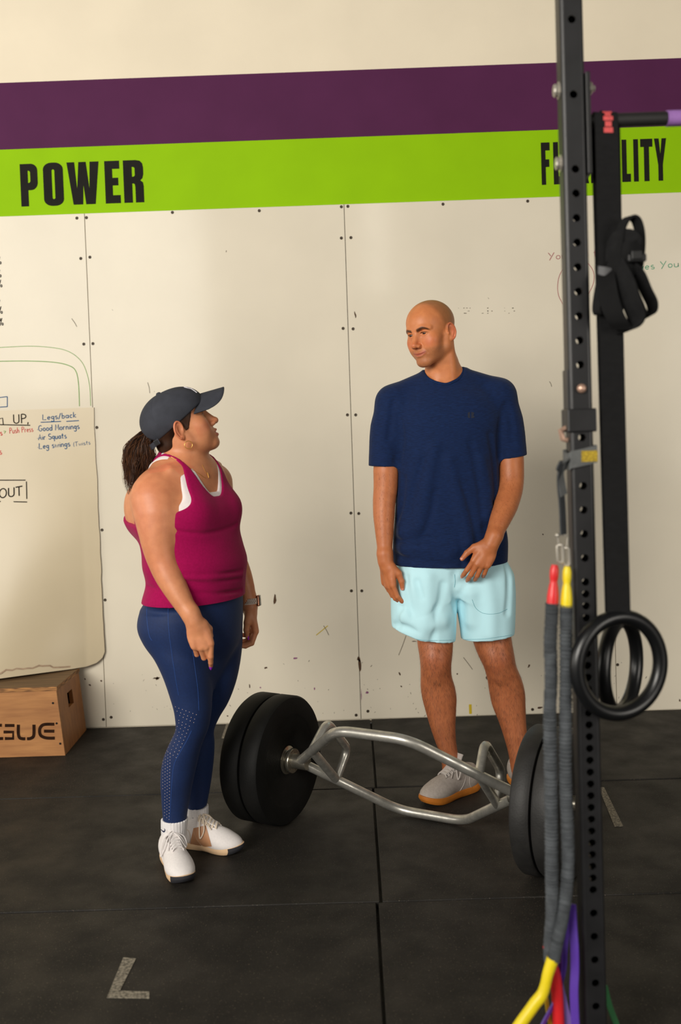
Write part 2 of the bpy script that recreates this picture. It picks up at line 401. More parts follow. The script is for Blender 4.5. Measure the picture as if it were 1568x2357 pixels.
# block lettering, each letter a flat plate with its holes, in a unit box (0..1 wide, 0..1 high)
def rrect(x0, y0, x1, y1, r, corners='1111', n=6):
    P = []
    for k, (cx, cy, a) in enumerate([(x1 - r[0], y1 - r[1], 0), (x0 + r[0], y1 - r[1], 90), (x0 + r[0], y0 + r[1], 180), (x1 - r[0], y0 + r[1], 270)]):
        if corners[k] == '1': P += [(cx + r[0] * math.cos(math.radians(a + 90 * i / n)), cy + r[1] * math.sin(math.radians(a + 90 * i / n))) for i in range(n + 1)]
        else: P.append([(x1, y1), (x0, y1), (x0, y0), (x1, y0)][k])
    return P
def letter(ch):
    """outline loops: first outer, then holes"""
    if ch == 'P': return [[(0, 0), (.44, 0), (.44, .38)] + [(.44, .38)] + [(.62, .38)] + [(1 - .38 + .38 * math.sin(math.radians(a)), .56 - .18 * math.cos(math.radians(a))) for a in range(15, 91, 15)] + [(1 - .38 + .38 * math.cos(math.radians(a)), .84 + .16 * math.sin(math.radians(a))) for a in range(0, 91, 15)] + [(0, 1)],
                         rrect(.44, .55, .58, .84, (.13, .05), '1001')]
    if ch == 'O': return [rrect(0, -.01, 1, 1.01, (.42, .16)), rrect(.43, .15, .57, .85, (.07, .04))]
    if ch == 'W': return [[(.17, 0), (.47, 0), (.5, .47), (.565, 0), (.86, 0), (1, 1), (.72, 1), (.685, .36), (.60, 1), (.37, 1), (.30, .36), (.24, 1), (0, 1)]]
    if ch == 'E': return [[(0, 0), (1, 0), (1, .19), (.5, .19), (.5, .42), (.88, .42), (.88, .60), (.5, .60), (.5, .81), (.98, .81), (.98, 1), (0, 1)]]
    if ch == 'R': return [[(0, 0), (.43, 0), (.43, .45), (.5, .45), (.56, .43), (.58, .36), (.58, 0), (1, 0), (1, .38), (.97, .47), (.84, .52), (.95, .57), (1, .66), (1, .82), (.96, .92), (.84, .98), (.62, 1), (0, 1)],
                         rrect(.43, .61, .575, .84, (.1, .045), '1001')]
    if ch == 'F': return [[(0, 0), (.5, 0), (.5, .42), (.92, .42), (.92, .60), (.5, .60), (.5, .81), (1, .81), (1, 1), (0, 1)]]
    if ch == 'L': return [[(0, 0), (1, 0), (1, .19), (.55, .19), (.55, 1), (0, 1)]]
    if ch == 'X': return [[(0, 0), (.34, 0), (.5, .32), (.66, 0), (1, 0), (.74, .5), (.98, 1), (.64, 1), (.5, .7), (.36, 1), (.02, 1), (.26, .5)]]
    if ch == 'I': return [[(0, 0), (1, 0), (1, 1), (0, 1)]]
    if ch == 'B': return [[(0, 0), (.7, 0), (.92, .05), (1, .16), (1, .38), (.94, .48), (.84, .52), (.95, .57), (.98, .66), (.98, .84), (.9, .95), (.7, 1), (0, 1)], rrect(.43, .6, .57, .85, (.08, .04), '1001'), rrect(.43, .15, .57, .43, (.08, .04), '1001')]
    if ch == 'T': return [[(.29, 0), (.71, 0), (.71, .81), (1, .81), (1, 1), (0, 1), (0, .81), (.29, .81)]]
    if ch == 'Y': return [[(.31, 0), (.69, 0), (.69, .38), (1, 1), (.62, 1), (.5, .62), (.38, 1), (0, 1), (.31, .38)]]
def plate_letter(ch, f, name, m, parent, depth=0.0012):
    """f maps (u, v, d) in the letter box to a world point; curve object turned to a mesh-like flat plate"""
    b = bmesh.new(); loops = []
    for lp in letter(ch):
        vs = [b.verts.new((u, v, 0)) for u, v in lp]
        for i in range(len(vs)): 
            try: b.edges.new((vs[i], vs[(i + 1) % len(vs)]))
            except ValueError: pass
    bmesh.ops.remove_doubles(b, verts=b.verts[:], dist=1e-5)
    bmesh.ops.triangle_fill(b, edges=b.edges[:], use_beauty=True)
    b.verts.index_update(); n = len(b.verts)
    base = [v.co.copy() for v in b.verts]; F = [tuple(v.index for v in q.verts) for q in b.faces]
    edge = [tuple(v.index for v in e.verts) for e in b.edges if len(e.link_faces) == 1]; b.free()
    V = [f(c.x, c.y, depth) for c in base] + [f(c.x, c.y, 0) for c in base]
    F2 = F + [(a, c, n + c, n + a) for a, c in edge]
    o = raw(name, V, F2, m, parent); bmx = bmesh.new(); bmx.from_mesh(o.data); bmesh.ops.recalc_face_normals(bmx, faces=bmx.faces[:]); bmx.to_mesh(o.data); bmx.free()
    return o
def word(spans, y_pairs, name, m, parent, Y):
    """spans: (letter, xl, xr) in metres; y_pairs: (z0, z1)"""
    for ch, xl, xr in spans:
        plate_letter(ch, lambda u, v, d: (xl + u * (xr - xl), Y - d, y_pairs[0] + v * (y_pairs[1] - y_pairs[0])), name, m, parent)
X = lambda px, py: float(at(px, py, 0.0)[0])
pw = [('P', 43, 89), ('O', 96, 146), ('W', 148, 231), ('E', 237, 277), ('R', 281, 332)]
pw = [(c, X(a + 5 - 2, 425), X(b + 2 - 2, 425)) for c, a, b in [('P', 43, 86), ('O', 96, 145), ('W', 151, 228), ('E', 238, 276), ('R', 281, 330)]]
word(pw, (2.4835, 2.681), 'painted_letter', m_black_paint, wall, 0.0085)
fl = [('F', 1247, 1267), ('L', 1275, 1296), ('E', 1302, 1323), ('X', 1326, 1356), ('I', 1361, 1374), ('B', 1383, 1407), ('I', 1414, 1426), ('L', 1433, 1453), ('I', 1460, 1471), ('T', 1476, 1504), ('Y', 1508, 1536)]
fl = [(c, X(a, 372), X(b, 372)) for c, a, b in fl]
word(fl, (2.498, 2.694), 'painted_letter', m_black_paint, wall, 0.0085)

# marker writing on the boards
def marker(parent, text, x, z, sx, sy, w, m, f, slope=0.0, name='marker_writing', extra=()):
    mb = MB()
    for q in strokes(text, sx, sy): pen(mb, [(x + a, z + b + slope * a) for a, b in q], w, f)
    for q in extra: pen(mb, q, w, f)
    o = mb.build(name, m, parent); return o
ink = {k: mat(k + '_marker_ink', c, 0.8, spec=.1, var=0.25, scale=90) for k, c in dict(black=lin(34, 26, 20), red=lin(206, 48, 58), blue=lin(8, 84, 136), green=lin(120, 170, 84), teal=lin(40, 160, 120), crimson=lin(170, 66, 84)).items()}
onwall = lambda u, v: (u, -0.0008, v)
pc = [(8, 608), (8, 638), (10, 661), (12, 695), (8, 722), (10, 749)]
left_panel, right_panel = panels[2], panels[4]
for k, (px, py) in enumerate(pc):
    p = at(px - 14 if k != 3 else px - 24, py, 0); marker(left_panel, '%' if k < 3 else '0%', p[0] if k < 3 else p[0] - 0.012, p[2], 0.03, 0.034, 0.004, ink['black'], onwall)
def wl(pts): return [(float(at(x, y, 0)[0]), float(at(x, y, 0)[2])) for x, y in pts]
def curve2(pts, n=6):
    q = spline([(a, b, 0) for a, b in wl(pts)], n); return [(c[0], c[1]) for c in q]
for pts, w in [([(-20, 801), (60, 797), (110, 799), (150, 806), (178, 822), (195, 845), (206, 885), (209, 934)], .0026), ([(-20, 832), (60, 831), (125, 834), (160, 842), (175, 855), (181, 885), (183, 935)], .0036)]:
    mb = MB(); pen(mb, curve2(pts), w, onwall); mb.build('green_marker_arc', ink['green'], left_panel)
mb = MB()
for a, b in [((-10, 916), (17, 913)), ((17, 913), (17, 936)), ((17, 936), (-10, 938))]: pen(mb, wl([a, b]), .004, onwall)
mb.build('blue_marker_box', ink['blue'], left_panel)
p = at(1262, 598, 0); marker(right_panel, 'You got this', p[0], p[2], 0.052, 0.032, 0.0028, ink['crimson'], onwall, slope=.035)
p = at(1470, 622, 0); marker(panels[5], 'yes You do!', p[0] , p[2], 0.052, 0.032, 0.0030, ink['teal'], onwall, slope=.05)
mb = MB(); pen(mb, curve2([(1296, 700), (1286, 680), (1284, 655), (1290, 630), (1306, 612), (1330, 603), (1352, 606), (1366, 625), (1367, 648), (1357, 672), (1340, 690)]), .0025, onwall); mb.build('red_marker_loop', ink['crimson'], right_panel)

# the hanging whiteboard sheet, its foot bowed out over the box
m_board = mat('worn_whiteboard_sheet', lin(205, 190, 160), 0.33, var=0.05, scale=3, spec=0.35)
m_bedge = mat('brown_hardboard_edge', lin(96, 70, 44), 0.9, var=0.3, scale=200)
bd = empty('whiteboard', (-2.0, -0.02, 0.26), 'large hanging whiteboard sheet with workout notes and a torn rounded corner, above the plywood box', 'whiteboard')
BED = [at(-620, 1640, -.36), at(-300, 1602, -.34), at(-120, 1578, -.31), at(0, 1562, -.262), at(80, 1551, -.19), at(165, 1540, -.088), at(200, 1534, -.045), at(222, 1526, -.028), at(236, 1514, -.019), at(240.5, 1500, -.016)]
BEX = np.array([p[0] for p in BED]); BEY = np.array([p[1] for p in BED]); BEZ = np.array([p[2] for p in BED])
def board_y(x, z):
    zb = float(np.interp(x, BEX, BEZ)); yb = float(np.interp(x, BEX, BEY)); t = min(max((1.529 - z) / (1.529 - zb), 0), 1)
    return -0.006 + (yb + .006) * (.10 * t + .90 * t ** 2.6)
zs = np.linspace(0, 1, 28); xs = np.concatenate([np.linspace(0, .9, 22), np.linspace(.915, 1, 16)]); V = []; V2 = []
def board_pt(u, v):
    x = BEX[0] + (BEX[-1] - BEX[0]) * u; zb = float(np.interp(x, BEX, BEZ))
    z = 1.529 + (zb - 1.529) * v
    if u == 1.0: x += random.Random(int(v * 900)).uniform(-.0025, .0015) - .004 * (1 - v)
    return x, board_y(x, z), z
G = [[board_pt(u, v) for u in xs] for v in zs]
front = [p for row in G for p in row]; back = [(x, y + 0.005, z) for x, y, z in front]
nx, nz = len(xs), len(zs); nf = len(front)
F = [(i * nx + j, (i + 1) * nx + j, (i + 1) * nx + j + 1, i * nx + j + 1) for i in range(nz - 1) for j in range(nx - 1)]
raw('board_sheet', front + back, F + [tuple(nf + a for a in q[::-1]) for q in F], m_board, bd, smooth=True)
rim = [j for j in range(nx)] + [i * nx + nx - 1 for i in range(1, nz)] + [(nz - 1) * nx + j for j in range(nx - 2, -1, -1)] + [i * nx for i in range(nz - 2, 0, -1)]
k = len(rim); raw('board_edge', [front[i] for i in rim] + [back[i] for i in rim], [(i, k + i, k + (i + 1) % k, (i + 1) % k) for i in range(k)], m_bedge, bd)
m_stain = mat('pinkish_water_stain', lin(178, 152, 126), 0.7, var=0.25, scale=60)
onboard = lambda u, v: (u, board_y(u, v) - 0.0009, v)
BW = lambda px, py: at(px, py, -0.012)
for text, px, py, sx, sy, w, ck, sl in [('m UP,'[2:], 30, 975, .050, .043, .0052, 'black', 0.0), ('Push Press', 21, 998, .0220, .026, .0028, 'red', .05), ('s', 0, 1002, .028, .026, .0036, 'red', 0), ('>', 8, 998, .026, .02, .0036, 'green', 0),
        ('Legs/back', 97, 967, .0355, .026, .0036, 'blue', .05), ('.Good Mornings', 85, 993, .0290, .027, .0036, 'blue', .03), ('.Air Squats', 85, 1013, .0275, .026, .0036, 'blue', .03), ('.Leg swings', 86, 1034, .0300, .027, .0036, 'blue', .06), ('(Twists', 168, 1028, .024, .02, .0022, 'blue', .1), ('s', -1, 1046, .03, .03, .0036, 'red', 0), ('OUT', 1, 1146, .052, .043, .0056, 'black', .08)]:
    p = BW(px, py); marker(bd, text, p[0], p[2], sx, sy, w, ink[ck], onboard, slope=sl)
mb = MB()
def bl(pts): return [(float(BW(*q)[0]), float(BW(*q)[2])) for q in pts]
for pts in [[(-20, 977), (69, 979)], [(-5, 965), (5, 962), (7, 978)], [(-20, 1105), (60, 1105)], [(62, 1108), (64, 1148)], [(-20, 1153), (65, 1155)]]: mb = MB(); pen(mb, bl(pts), .0048, onboard); mb.build('marker_line', ink['black'], bd)
for pts in [[(93, 972), (140, 970)], [(152, 970), (181, 968)]]: mb = MB(); pen(mb, bl(pts), .004, onboard); mb.build('marker_line', ink['blue'], bd)
rr = random.Random(3); pts = []
mb = MB()
st = [(float(at(x, y, -.26 + .19 * min(max(x, 0), 165) / 165)[0]), float(at(x, y, -.26 + .19 * min(max(x, 0), 165) / 165)[2])) for x, y in [(-8, 1556), (2, 1552), (12, 1545), (28, 1545), (38, 1541), (55, 1541), (64, 1539), (78, 1538), (92, 1532), (100, 1533), (118, 1532), (126, 1536), (150, 1535), (165, 1534)]]
pen(mb, [(u, v + .004) for u, v in st], .007, onboard); mb.build('water_stain', m_stain, bd)

# ------------------------------------------------------------------ plywood box
m_ply = mat('tan_plywood', lin(186, 130, 74), 0.6, scale=5, col2=lin(148, 96, 50), stretch=(1.2, 6, 9), bump=0.05, bscale=60, detail=6, vmin=.25, vmax=.75)
m_ply_side = mat('amber_plywood', lin(178, 116, 56), 0.55, scale=5, col2=lin(136, 82, 36), stretch=(3, 5, 2.0), bump=0.05, bscale=60, detail=6, vmin=.25, vmax=.75)
m_ply_top = mat('brown_plywood_top', lin(124, 96, 64), 0.65, var=0.3, scale=5, stretch=(1, 6, 6))
m_ply_edge = mat('layered_plywood_edge', lin(190, 134, 76), 0.7, scale=60, col2=lin(96, 62, 32), stretch=(.3, .3, 5), detail=1)
m_stencil = mat('dark_stencil_paint', lin(52, 30, 18), 0.85, var=0.4, scale=40, spec=.1)
m_hole = mat('dark_recess', lin(16, 12, 10), 0.9)
bx = empty('plyo_box', (-1.63, -0.2, 0.0), 'low tan plywood jump box with stencilled lettering under the whiteboard', 'box')
A = dict(fbl=(-1.95, -.40, 0), fbr=(-1.304, -.40, 0), bbr=(-1.308, -.03, 0), bbl=(-1.95, -.03, 0), ftl=(-1.92, -.382, .284), ftr=(-1.336, -.382, .284), btr=(-1.328, -.048, .284), btl=(-1.92, -.048, .284))
A = {k: np.array(v, float) for k, v in A.items()}
def slab(name, q, inn, m, hole=None):
    """a sheet of plywood from four outer corners, thickened along inn"""
    V = [np.asarray(p, float) for p in q] + [np.asarray(p, float) + np.asarray(inn) for p in q]
    return raw(name, V, [(0, 1, 2, 3), (7, 6, 5, 4), (0, 4, 5, 1), (1, 5, 6, 2), (2, 6, 7, 3), (3, 7, 4, 0)], m, bx)
fp = slab('front_panel', [A['fbl'], A['fbr'], A['ftr'], A['ftl']], (0, .018, 0), m_ply)
slab('back_panel', [A['bbr'], A['bbl'], A['btl'], A['btr']], (0, -.018, 0), m_ply)
slab('side_panel', [A['bbl'], A['fbl'], A['ftl'], A['btl']], (.018, 0, 0), m_ply_side)
# right side with its hand hole: frame of four strips around the opening
def sp(s, t): return A['fbr'] * (1 - s) * (1 - t) + A['bbr'] * s * (1 - t) + A['btr'] * s * t + A['ftr'] * (1 - s) * t
hs = [(.40, .60), (.62, .60), (.62, .83), (.40, .83)]; os_ = [(.050, 0), (.950, 0), (.946, 1), (.054, 1)]
V = [sp(*q) for q in os_] + [sp(*q) for q in hs]; n8 = len(V); V += [v + np.array([-.018, 0, 0]) for v in V]
F = [(i, (i + 1) % 4, 4 + (i + 1) % 4, 4 + i) for i in range(4)]
F = F + [tuple(a + 8 for a in q[::-1]) for q in F] + [(4 + i, 4 + (i + 1) % 4, 12 + (i + 1) % 4, 12 + i) for i in range(4)] + [(i, 8 + i, 8 + (i + 1) % 4, (i + 1) % 4) for i in range(4)]
raw('side_panel', V, F, m_ply_side, bx)['label'] = 'amber end panel with a square hand hole'
tp = [A['ftl'] + (-.004, -.004, 0), A['ftr'] + (.004, -.004, 0), A['btr'] + (.004, .004, 0), A['btl'] + (-.004, .004, 0)]
V = tp + [p + np.array([0, 0, .018]) for p in tp]
raw('top_panel', V, [(4, 5, 6, 7), (3, 2, 1, 0)], m_ply_top, bx)
raw('top_edge', V, [(0, 1, 5, 4), (1, 2, 6, 5), (2, 3, 7, 6), (3, 0, 4, 7)], m_ply_edge, bx)['label'] = 'layered plywood edge of the top'
for (px, py) in [(128, 1614), (134.5, 1663), (141.5, 1712)]:
    p = atz(px, py, 0.0); 
    t = (1741 - py) / 157; c = A['fbr'] * (1 - t) + A['ftr'] * t; c = c + np.array([-.012 - .004 * t * 3, -.0012, 0])
    mb = MB(); disc(mb, c, .005); mb.build('screw', m_hole, bx)
# stencil lettering: strokes of a wide rounded alphabet, drawn as bars with stencil breaks
def fpt(px, py):      # a pixel on the front face plane
    t = (1740 - py) / 157.0; Y = -.40 + .018 * min(max(t, 0), 1); p = at(px, py, Y - .0012); return p
def bars(polys, w):
    for q in polys:
        P = np.array([[fpt(*a)[0], fpt(*a)[2]] for a in q]); mb = MB()
        pen(mb, P, w, lambda u, v: (u, -.40 + .018 * min(max(v / .284, 0), 1) - .0014, v)); mb.build('stencil_letter', m_stencil, bx)
def q_(pts, n=5): return [tuple(a[:2]) for a in spline([(x, y, 0) for x, y in pts], n)]
bars([[(11, 1670), (33, 1670)], [(8, 1685), (30, 1685), (30, 1700), (11, 1700)], q_([(-14, 1675), (-12, 1670.5), (-4, 1669.5), (4, 1669.5)]), q_([(-15, 1678), (-15, 1690), (-12, 1698), (-4, 1700), (7, 1700)]),
      q_([(42, 1668), (42, 1688), (45, 1698), (52, 1700.5), (58, 1700.5)]), q_([(62, 1700.5), (69, 1700), (76, 1696), (78, 1688), (78, 1668)]),
      q_([(125, 1667), (108, 1667), (98, 1669), (92, 1676), (91, 1685), (94, 1693), (102, 1697.5), (112, 1699), (126, 1699)]), [(101, 1683), (125, 1683)], [(-60, 1669), (-28, 1669)], [(-60, 1699), (-28, 1699)]], .0135)
# ------------------------------------------------------------------ trap bar and bumper plates
m_zinc = mat('galvanised_tube', lin(206, 203, 194), 0.36, metal=0.75, var=0.35, scale=28, bump=0.04, bscale=150, rvar=0.1)
m_steel = mat('bright_steel_sleeve', lin(178, 172, 158), 0.28, metal=0.9, var=0.2, scale=30, rvar=0.06)
m_bumper = mat('black_bumper_rubber', lin(17, 17, 16), 0.65, var=0.4, scale=16, bump=0.12, bscale=200, spec=0.2)
m_bumper2 = mat('dusty_bumper_rubber', lin(42, 41, 40), 0.55, var=0.45, scale=14, bump=0.15, bscale=180, spec=0.4)
HA = np.array([.882, -.472, 0.]); HN = np.array([-.342, -.640, .688]); HU = np.array([.324, .606, .726]); HM = np.array([.128, -1.43, .225])
HP = lambda s, q, h=0.0: HM + HA * s + HN * q + HU * h
Lh, bh, wh, gh = .403, .126, .302, .301
hexbar = empty('trap_bar', (.24, -1.22, 0.0), 'galvanised hexagonal trap bar tipped on its loaded plates between the two people', 'barbell')
rt = .0165
for sgn in (1, -1):
    MB().tube(fillet([HP(-Lh + .012, .012 * sgn), HP(-bh, wh * sgn), HP(bh, wh * sgn), HP(Lh - .012, .012 * sgn)], .06, 7), rt, 16).build('frame_tube', m_zinc, hexbar, True)
for s in (-1, 1):
    wp = wh * (Lh - gh) / (Lh - bh)
    MB().tube([HP(s * gh, wp), HP(s * gh, -wp)], rt * .95, 14).build('low_handle', m_zinc, hexbar, True)
    MB().tube(fillet([HP(s * gh, wp), HP(s * (gh - .012), wp - .012, .115), HP(s * (gh - .012), -wp + .012, .115), HP(s * gh, -wp)], .035, 6), rt * .95, 14).build('raised_handle', m_zinc, hexbar, True)
    mb = MB(); mb.lathe([(0, -.028), (.024, -.028), (.026, -.026), (.026, .05), (.025, .185)] + [(0.024, .188), (0, .188)], HP(s * (Lh - .006), 0), HA * s, 32)
    mb.build('sleeve', m_steel, hexbar, True)
    mb = MB(); mb.lathe([(.026, 0), (.042, 0), (.043, .002), (.043, .010), (.042, .012), (.026, .012)], HP(s * (Lh + .022), 0), HA * s, 32); mb.build('collar_flange', m_steel, hexbar, True)
def plate(s, off, th, label, m, name='bumper_plate', hubm=None):
    c = HP(s * off, 0); e = empty(name, (c[0], c[1], 0), label, 'weight plate', 'bumper plates on the trap bar')
    R = .2245; t = th
    prof = [(.027, .010), (.052, .010), (.054, .008), (.060, .008), (.066, .004), (.150, .004), (.158, .001), (.163, .000), (.205, .000), (R - .006, .002), (R, .010), (R, t - .010), (R - .006, t - .002), (.205, t), (.163, t), (.158, t - .001), (.150, t - .004), (.066, t - .004), (.06, t - .008), (.054, t - .008), (.052, t - .010), (.027, t - .010)]
    mb = MB(); mb.lathe(prof, c, HA * s, 72); mb.build('rubber_disc', m, e, True)
    mb = MB(); mb.lathe([(.0262, .006), (.036, .006), (.038, .008), (.052, .0105)], c, HA * s, 36); mb.build('hub_ring', m_steel, e, True)
    return e
plate(-1, .440, .072, 'black bumper plate nearest the bar frame, on the sleeve beside the woman', m_bumper)
plate(-1, .516, .076, 'outer black bumper plate on the sleeve beside the woman, behind another plate', m_bumper)
plate(1, .440, .062, 'dusty bumper plate next to the bar frame, in front of the man', m_bumper2)
plate(1, .506, .076, 'outer dusty bumper plate partly hidden behind the grey resistance tubes', m_bumper2)

# ------------------------------------------------------------------ rack upright, pull-up bar
m_rack = mat('black_powder_coat', lin(29, 29, 31), 0.42, var=0.3, scale=25, bump=0.08, bscale=400, spec=0.5)
m_rackhole = mat('rusty_hole_rim', lin(20, 15, 12), 0.9, var=0.5, scale=60)
m_bolt = mat('zinc_bolt', lin(200, 194, 182), 0.35, metal=0.7)
m_black = mat('matte_black_steel', lin(22, 22, 23), 0.5, var=0.2)
PX, PY, PW = .4730, -2.615, .0490
rack = empty('rack_upright', (PX, PY + .025, 0), 'black perforated steel rack upright standing in the foreground', 'rack')
# front wall with holes: strips of quads around each octagonal hole
def holes_list():
    px = [44, 217, 389, 445]
    z = [float(at(1320, p, PY)[2]) for p in px]
    zz = z[-1]
    for _ in range(16): zz -= .0508; z.append(zz)
    for _ in range(26): zz -= .0254; z.append(zz)
    while zz > .08: zz -= .0508; z.append(zz)
    return z
HZ = holes_list(); HR = .0082
def tube_face(y, flip):
    mb = MB(); edges_z = sorted(set([0.0, 3.3]))
    zs_ = sorted(HZ); prev = 0.0
    for z in zs_:
        h = HR * 1.22
        lo, hi = z - h, z + h
        if lo > prev + 1e-4: mb.add([(PX - PW / 2 + .008, y, prev), (PX + PW / 2 - .008, y, prev), (PX + PW / 2 - .008, y, lo), (PX - PW / 2 + .008, y, lo)], [(0, 1, 2, 3)] if not flip else [(3, 2, 1, 0)])
        a = np.linspace(0, 2 * np.pi, 16, endpoint=False) + np.pi / 16
        inner = [(PX + HR * math.cos(t), y, z + HR * math.sin(t)) for t in a]
        hw = PW / 2 - .008
        outer = []
        for t in a:
            c, s_ = math.cos(t), math.sin(t); k = min(hw / abs(c), h / abs(s_)); outer.append((PX + k * c, y, z + k * s_))
        corners = [(PX + hw, y, hi), (PX - hw, y, hi), (PX - hw, y, lo), (PX + hw, y, lo)]
        V = inner + outer; F = [(i, 16 + i, 16 + (i + 1) % 16, (i + 1) % 16) for i in range(16)]
        mb.add(V, F if flip else [q[::-1] for q in F])
        # corner triangles
        for cx, cz in ((hw, h), (-hw, h), (-hw, -h), (hw, -h)):
            ca = math.atan2(cz, cx) % (2 * math.pi)
            i = max([j for j in range(16)], key=lambda j: -((ca - a[j]) % (2 * math.pi)))
            mb.add([outer[i], outer[(i + 1) % 16], (PX + cx, y, z + cz)], [(0, 1, 2)])
        # short barrel through the wall
        bar = [(x, y + (.004 if not flip else -.004), zz) for x, _, zz in inner]
        mb.add(inner + bar, [(i, (i + 1) % 16, 16 + (i + 1) % 16, 16 + i) for i in range(16)])
        prev = hi
    mb.add([(PX - PW / 2 + .008, y, prev), (PX + PW / 2 - .008, y, prev), (PX + PW / 2 - .008, y, 3.3), (PX - PW / 2 + .008, y, 3.3)], [(0, 1, 2, 3)])
    return mb
D_ = .0505
mb = tube_face(PY, False); b2 = tube_face(PY + D_, True)
for v, _ in [(b2, 0)]: 
    n0 = mb.n; mb.v += v.v; mb.f += [tuple(i + n0 for i in q) for q in v.f]; mb.n += v.n
for sx in (-1, 1):
    for (y0, sy) in ((PY, 1), (PY + D_, -1)):
        P = [(PX + sx * (PW / 2 - .008 + .008 * math.sin(t)), y0 + sy * (.008 - .008 * math.cos(t))) for t in np.linspace(0, math.pi / 2, 5)]
        V = [(x, y, 0.0) for x, y in P] + [(x, y, 3.3) for x, y in P]
        mb.add(V, [(i, i + 1, 6 + i, 5 + i) for i in range(4)])
    mb.add([(PX + sx * PW / 2, PY + .008, 0), (PX + sx * PW / 2, PY + D_ - .008, 0), (PX + sx * PW / 2, PY + D_ - .008, 3.3), (PX + sx * PW / 2, PY + .008, 3.3)], [(0, 1, 2, 3)])
    # inner walls so that the tube is not paper thin
    mb.add([(PX + sx * (PW / 2 - .004), PY + .004, 0), (PX + sx * (PW / 2 - .004), PY + D_ - .004, 0), (PX + sx * (PW / 2 - .004), PY + D_ - .004, 3.3), (PX + sx * (PW / 2 - .004), PY + .004, 3.3)], [(0, 1, 2, 3)])
mb.build('upright_tube', m_rack, rack, True)
MB().box((PX - .06, PY - .04, 0.001), (PX + .06, PY + .09, .007), .002).build('foot_plate', m_rack, rack)
zP = lambda py: float(at(1320, py, PY)[2])
def hexhead(c, ax, r=.0135, t=.010):
    mb = MB(); mb.lathe([(0, t), (r * .8, t), (r, t * .75), (r, 0), (r * 1.35, 0), (r * 1.35, -.002), (0, -.002)], c, ax, 12); return mb
for py in (198, 368):
    hexhead((PX - PW / 2 - .002, PY + D_ / 2, zP(py)), (-1, 0, 0)).build('bolt_head', m_bolt, rack)
mb = hexhead((PX + PW / 2 + .010, PY + D_ / 2, zP(196)), (1, 0, 0)); mb.tube([(PX + PW / 2 + .012, PY + D_ / 2, zP(196)), (PX + PW / 2 + .026, PY + D_ / 2, zP(196))], .006, 10); mb.build('bolt_end', m_bolt, rack)
MB().box((PX + PW / 2 + .0005, PY - .004, zP(402)), (PX + PW / 2 + .010, PY + D_ + .004, zP(166)), .002).build('bracket_plate', m_black, rack)
# jacket sleeve, pin, small latch
mb = MB(); mb.box((PX - PW / 2 - .006, PY - .006, zP(995)), (PX + PW / 2 + .006, PY + D_ + .006, zP(941)), .003); mb.build('rack_collar', m_rack, rack)
MB().box((PX - PW / 2 - .003, PY + .004, zP(941)), (PX - PW / 2 + .0005, PY + D_ - .004, zP(850)), .001).build('rack_side_plate', m_rack, rack)
m_pin = mat('worn_copper_pin', lin(196, 160, 140), 0.35, metal=0.5)
mb = MB(); mb.lathe([(0, .012), (.006, .011), (.0095, .007), (.010, .002), (.0085, -.004), (0, -.004)], (PX + .001, PY, zP(895)), (0, -1, 0), 16); mb.build('pin_head', m_pin, rack, True)
mb = MB(); mb.tube([(PX - PW / 2 - .004, PY + .02, zP(985)), (PX - PW / 2 - .016, PY + .018, zP(990)), (PX - PW / 2 - .012, PY + .018, zP(1010)), (PX - PW / 2 - .002, PY + .018, zP(1013))], .006, 8); mb.build('latch', m_pin, rack, True)

bz = zP(277) + .004
m_gripb = mat('black_grip_bar', lin(30, 29, 28), 0.55, var=0.25, scale=60, bump=.1, bscale=500)
m_tapeP = mat('lilac_grip_tape', lin(150, 106, 176), 0.7, var=0.15, scale=50)
pull = empty('pullup_bar', (.8, PY + .025, bz), 'black pull-up bar running from the rack upright out of frame', 'pull-up bar')
MB().tube([(PX + PW / 2 + .010, PY + .025, bz), (1.35, PY + .025, bz)], .0145, 20).build('bar', m_gripb, pull, True)
x_t = float(at(1540, 272, PY + .01)[0])
MB().tube([(x_t, PY + .025, bz), (1.2, PY + .025, bz)], .0165, 20).build('grip_tape', m_tapeP, pull, True)['label'] = 'lilac tape wrapped on the bar'

# ------------------------------------------------------------------ gymnastic rings on straps
m_web = mat('black_webbing', lin(23, 23, 24), 0.8, spec=.2, var=0.25, scale=50, bump=.25, bscale=700, stretch=(1, 1, 3))
m_web2 = mat('dark_webbing', lin(15, 15, 16), 0.8, spec=.2, var=0.25, scale=50, bump=.25, bscale=700)
m_ringm = mat('black_ring_plastic', lin(15, 16, 18), 0.32, var=0.1, scale=20, spec=0.5)
m_redp = mat('red_print', lin(216, 84, 84), 0.7, var=0.2, scale=200)
m_greyl = mat('grey_sewn_label', lin(92, 92, 94), 0.8)
Yb = PY + .025
rc1 = at(1426, 1531, Yb - .042); rc2 = at(1429, 1532, Yb + .125)
RR, rr_ = .1015, .0158
top1 = rc1 + np.array([0, 0, RR]); top2 = rc2 + np.array([0, 0, RR])
sx0 = float(at(1392, 300, Yb)[0])
g1 = empty('gymnastic_ring', rc1, 'black gymnastic ring facing the camera on the front strap, hanging beside the upright', 'gym ring', 'gymnastic rings on the pull-up bar')
MB().torus(rc1, RR, rr_, (math.sin(math.radians(19)), -math.cos(math.radians(19)), .02), 64, 18).build('ring', m_ringm, g1, True)
g2 = empty('gymnastic_ring', rc2, 'black gymnastic ring turned nearly edge-on, seen through the other ring', 'gym ring', 'gymnastic rings on the pull-up bar')
MB().torus(rc2, RR, rr_, (math.sin(math.radians(54)), -math.cos(math.radians(54)), .0), 64, 18).build('ring', m_ringm, g2, True)
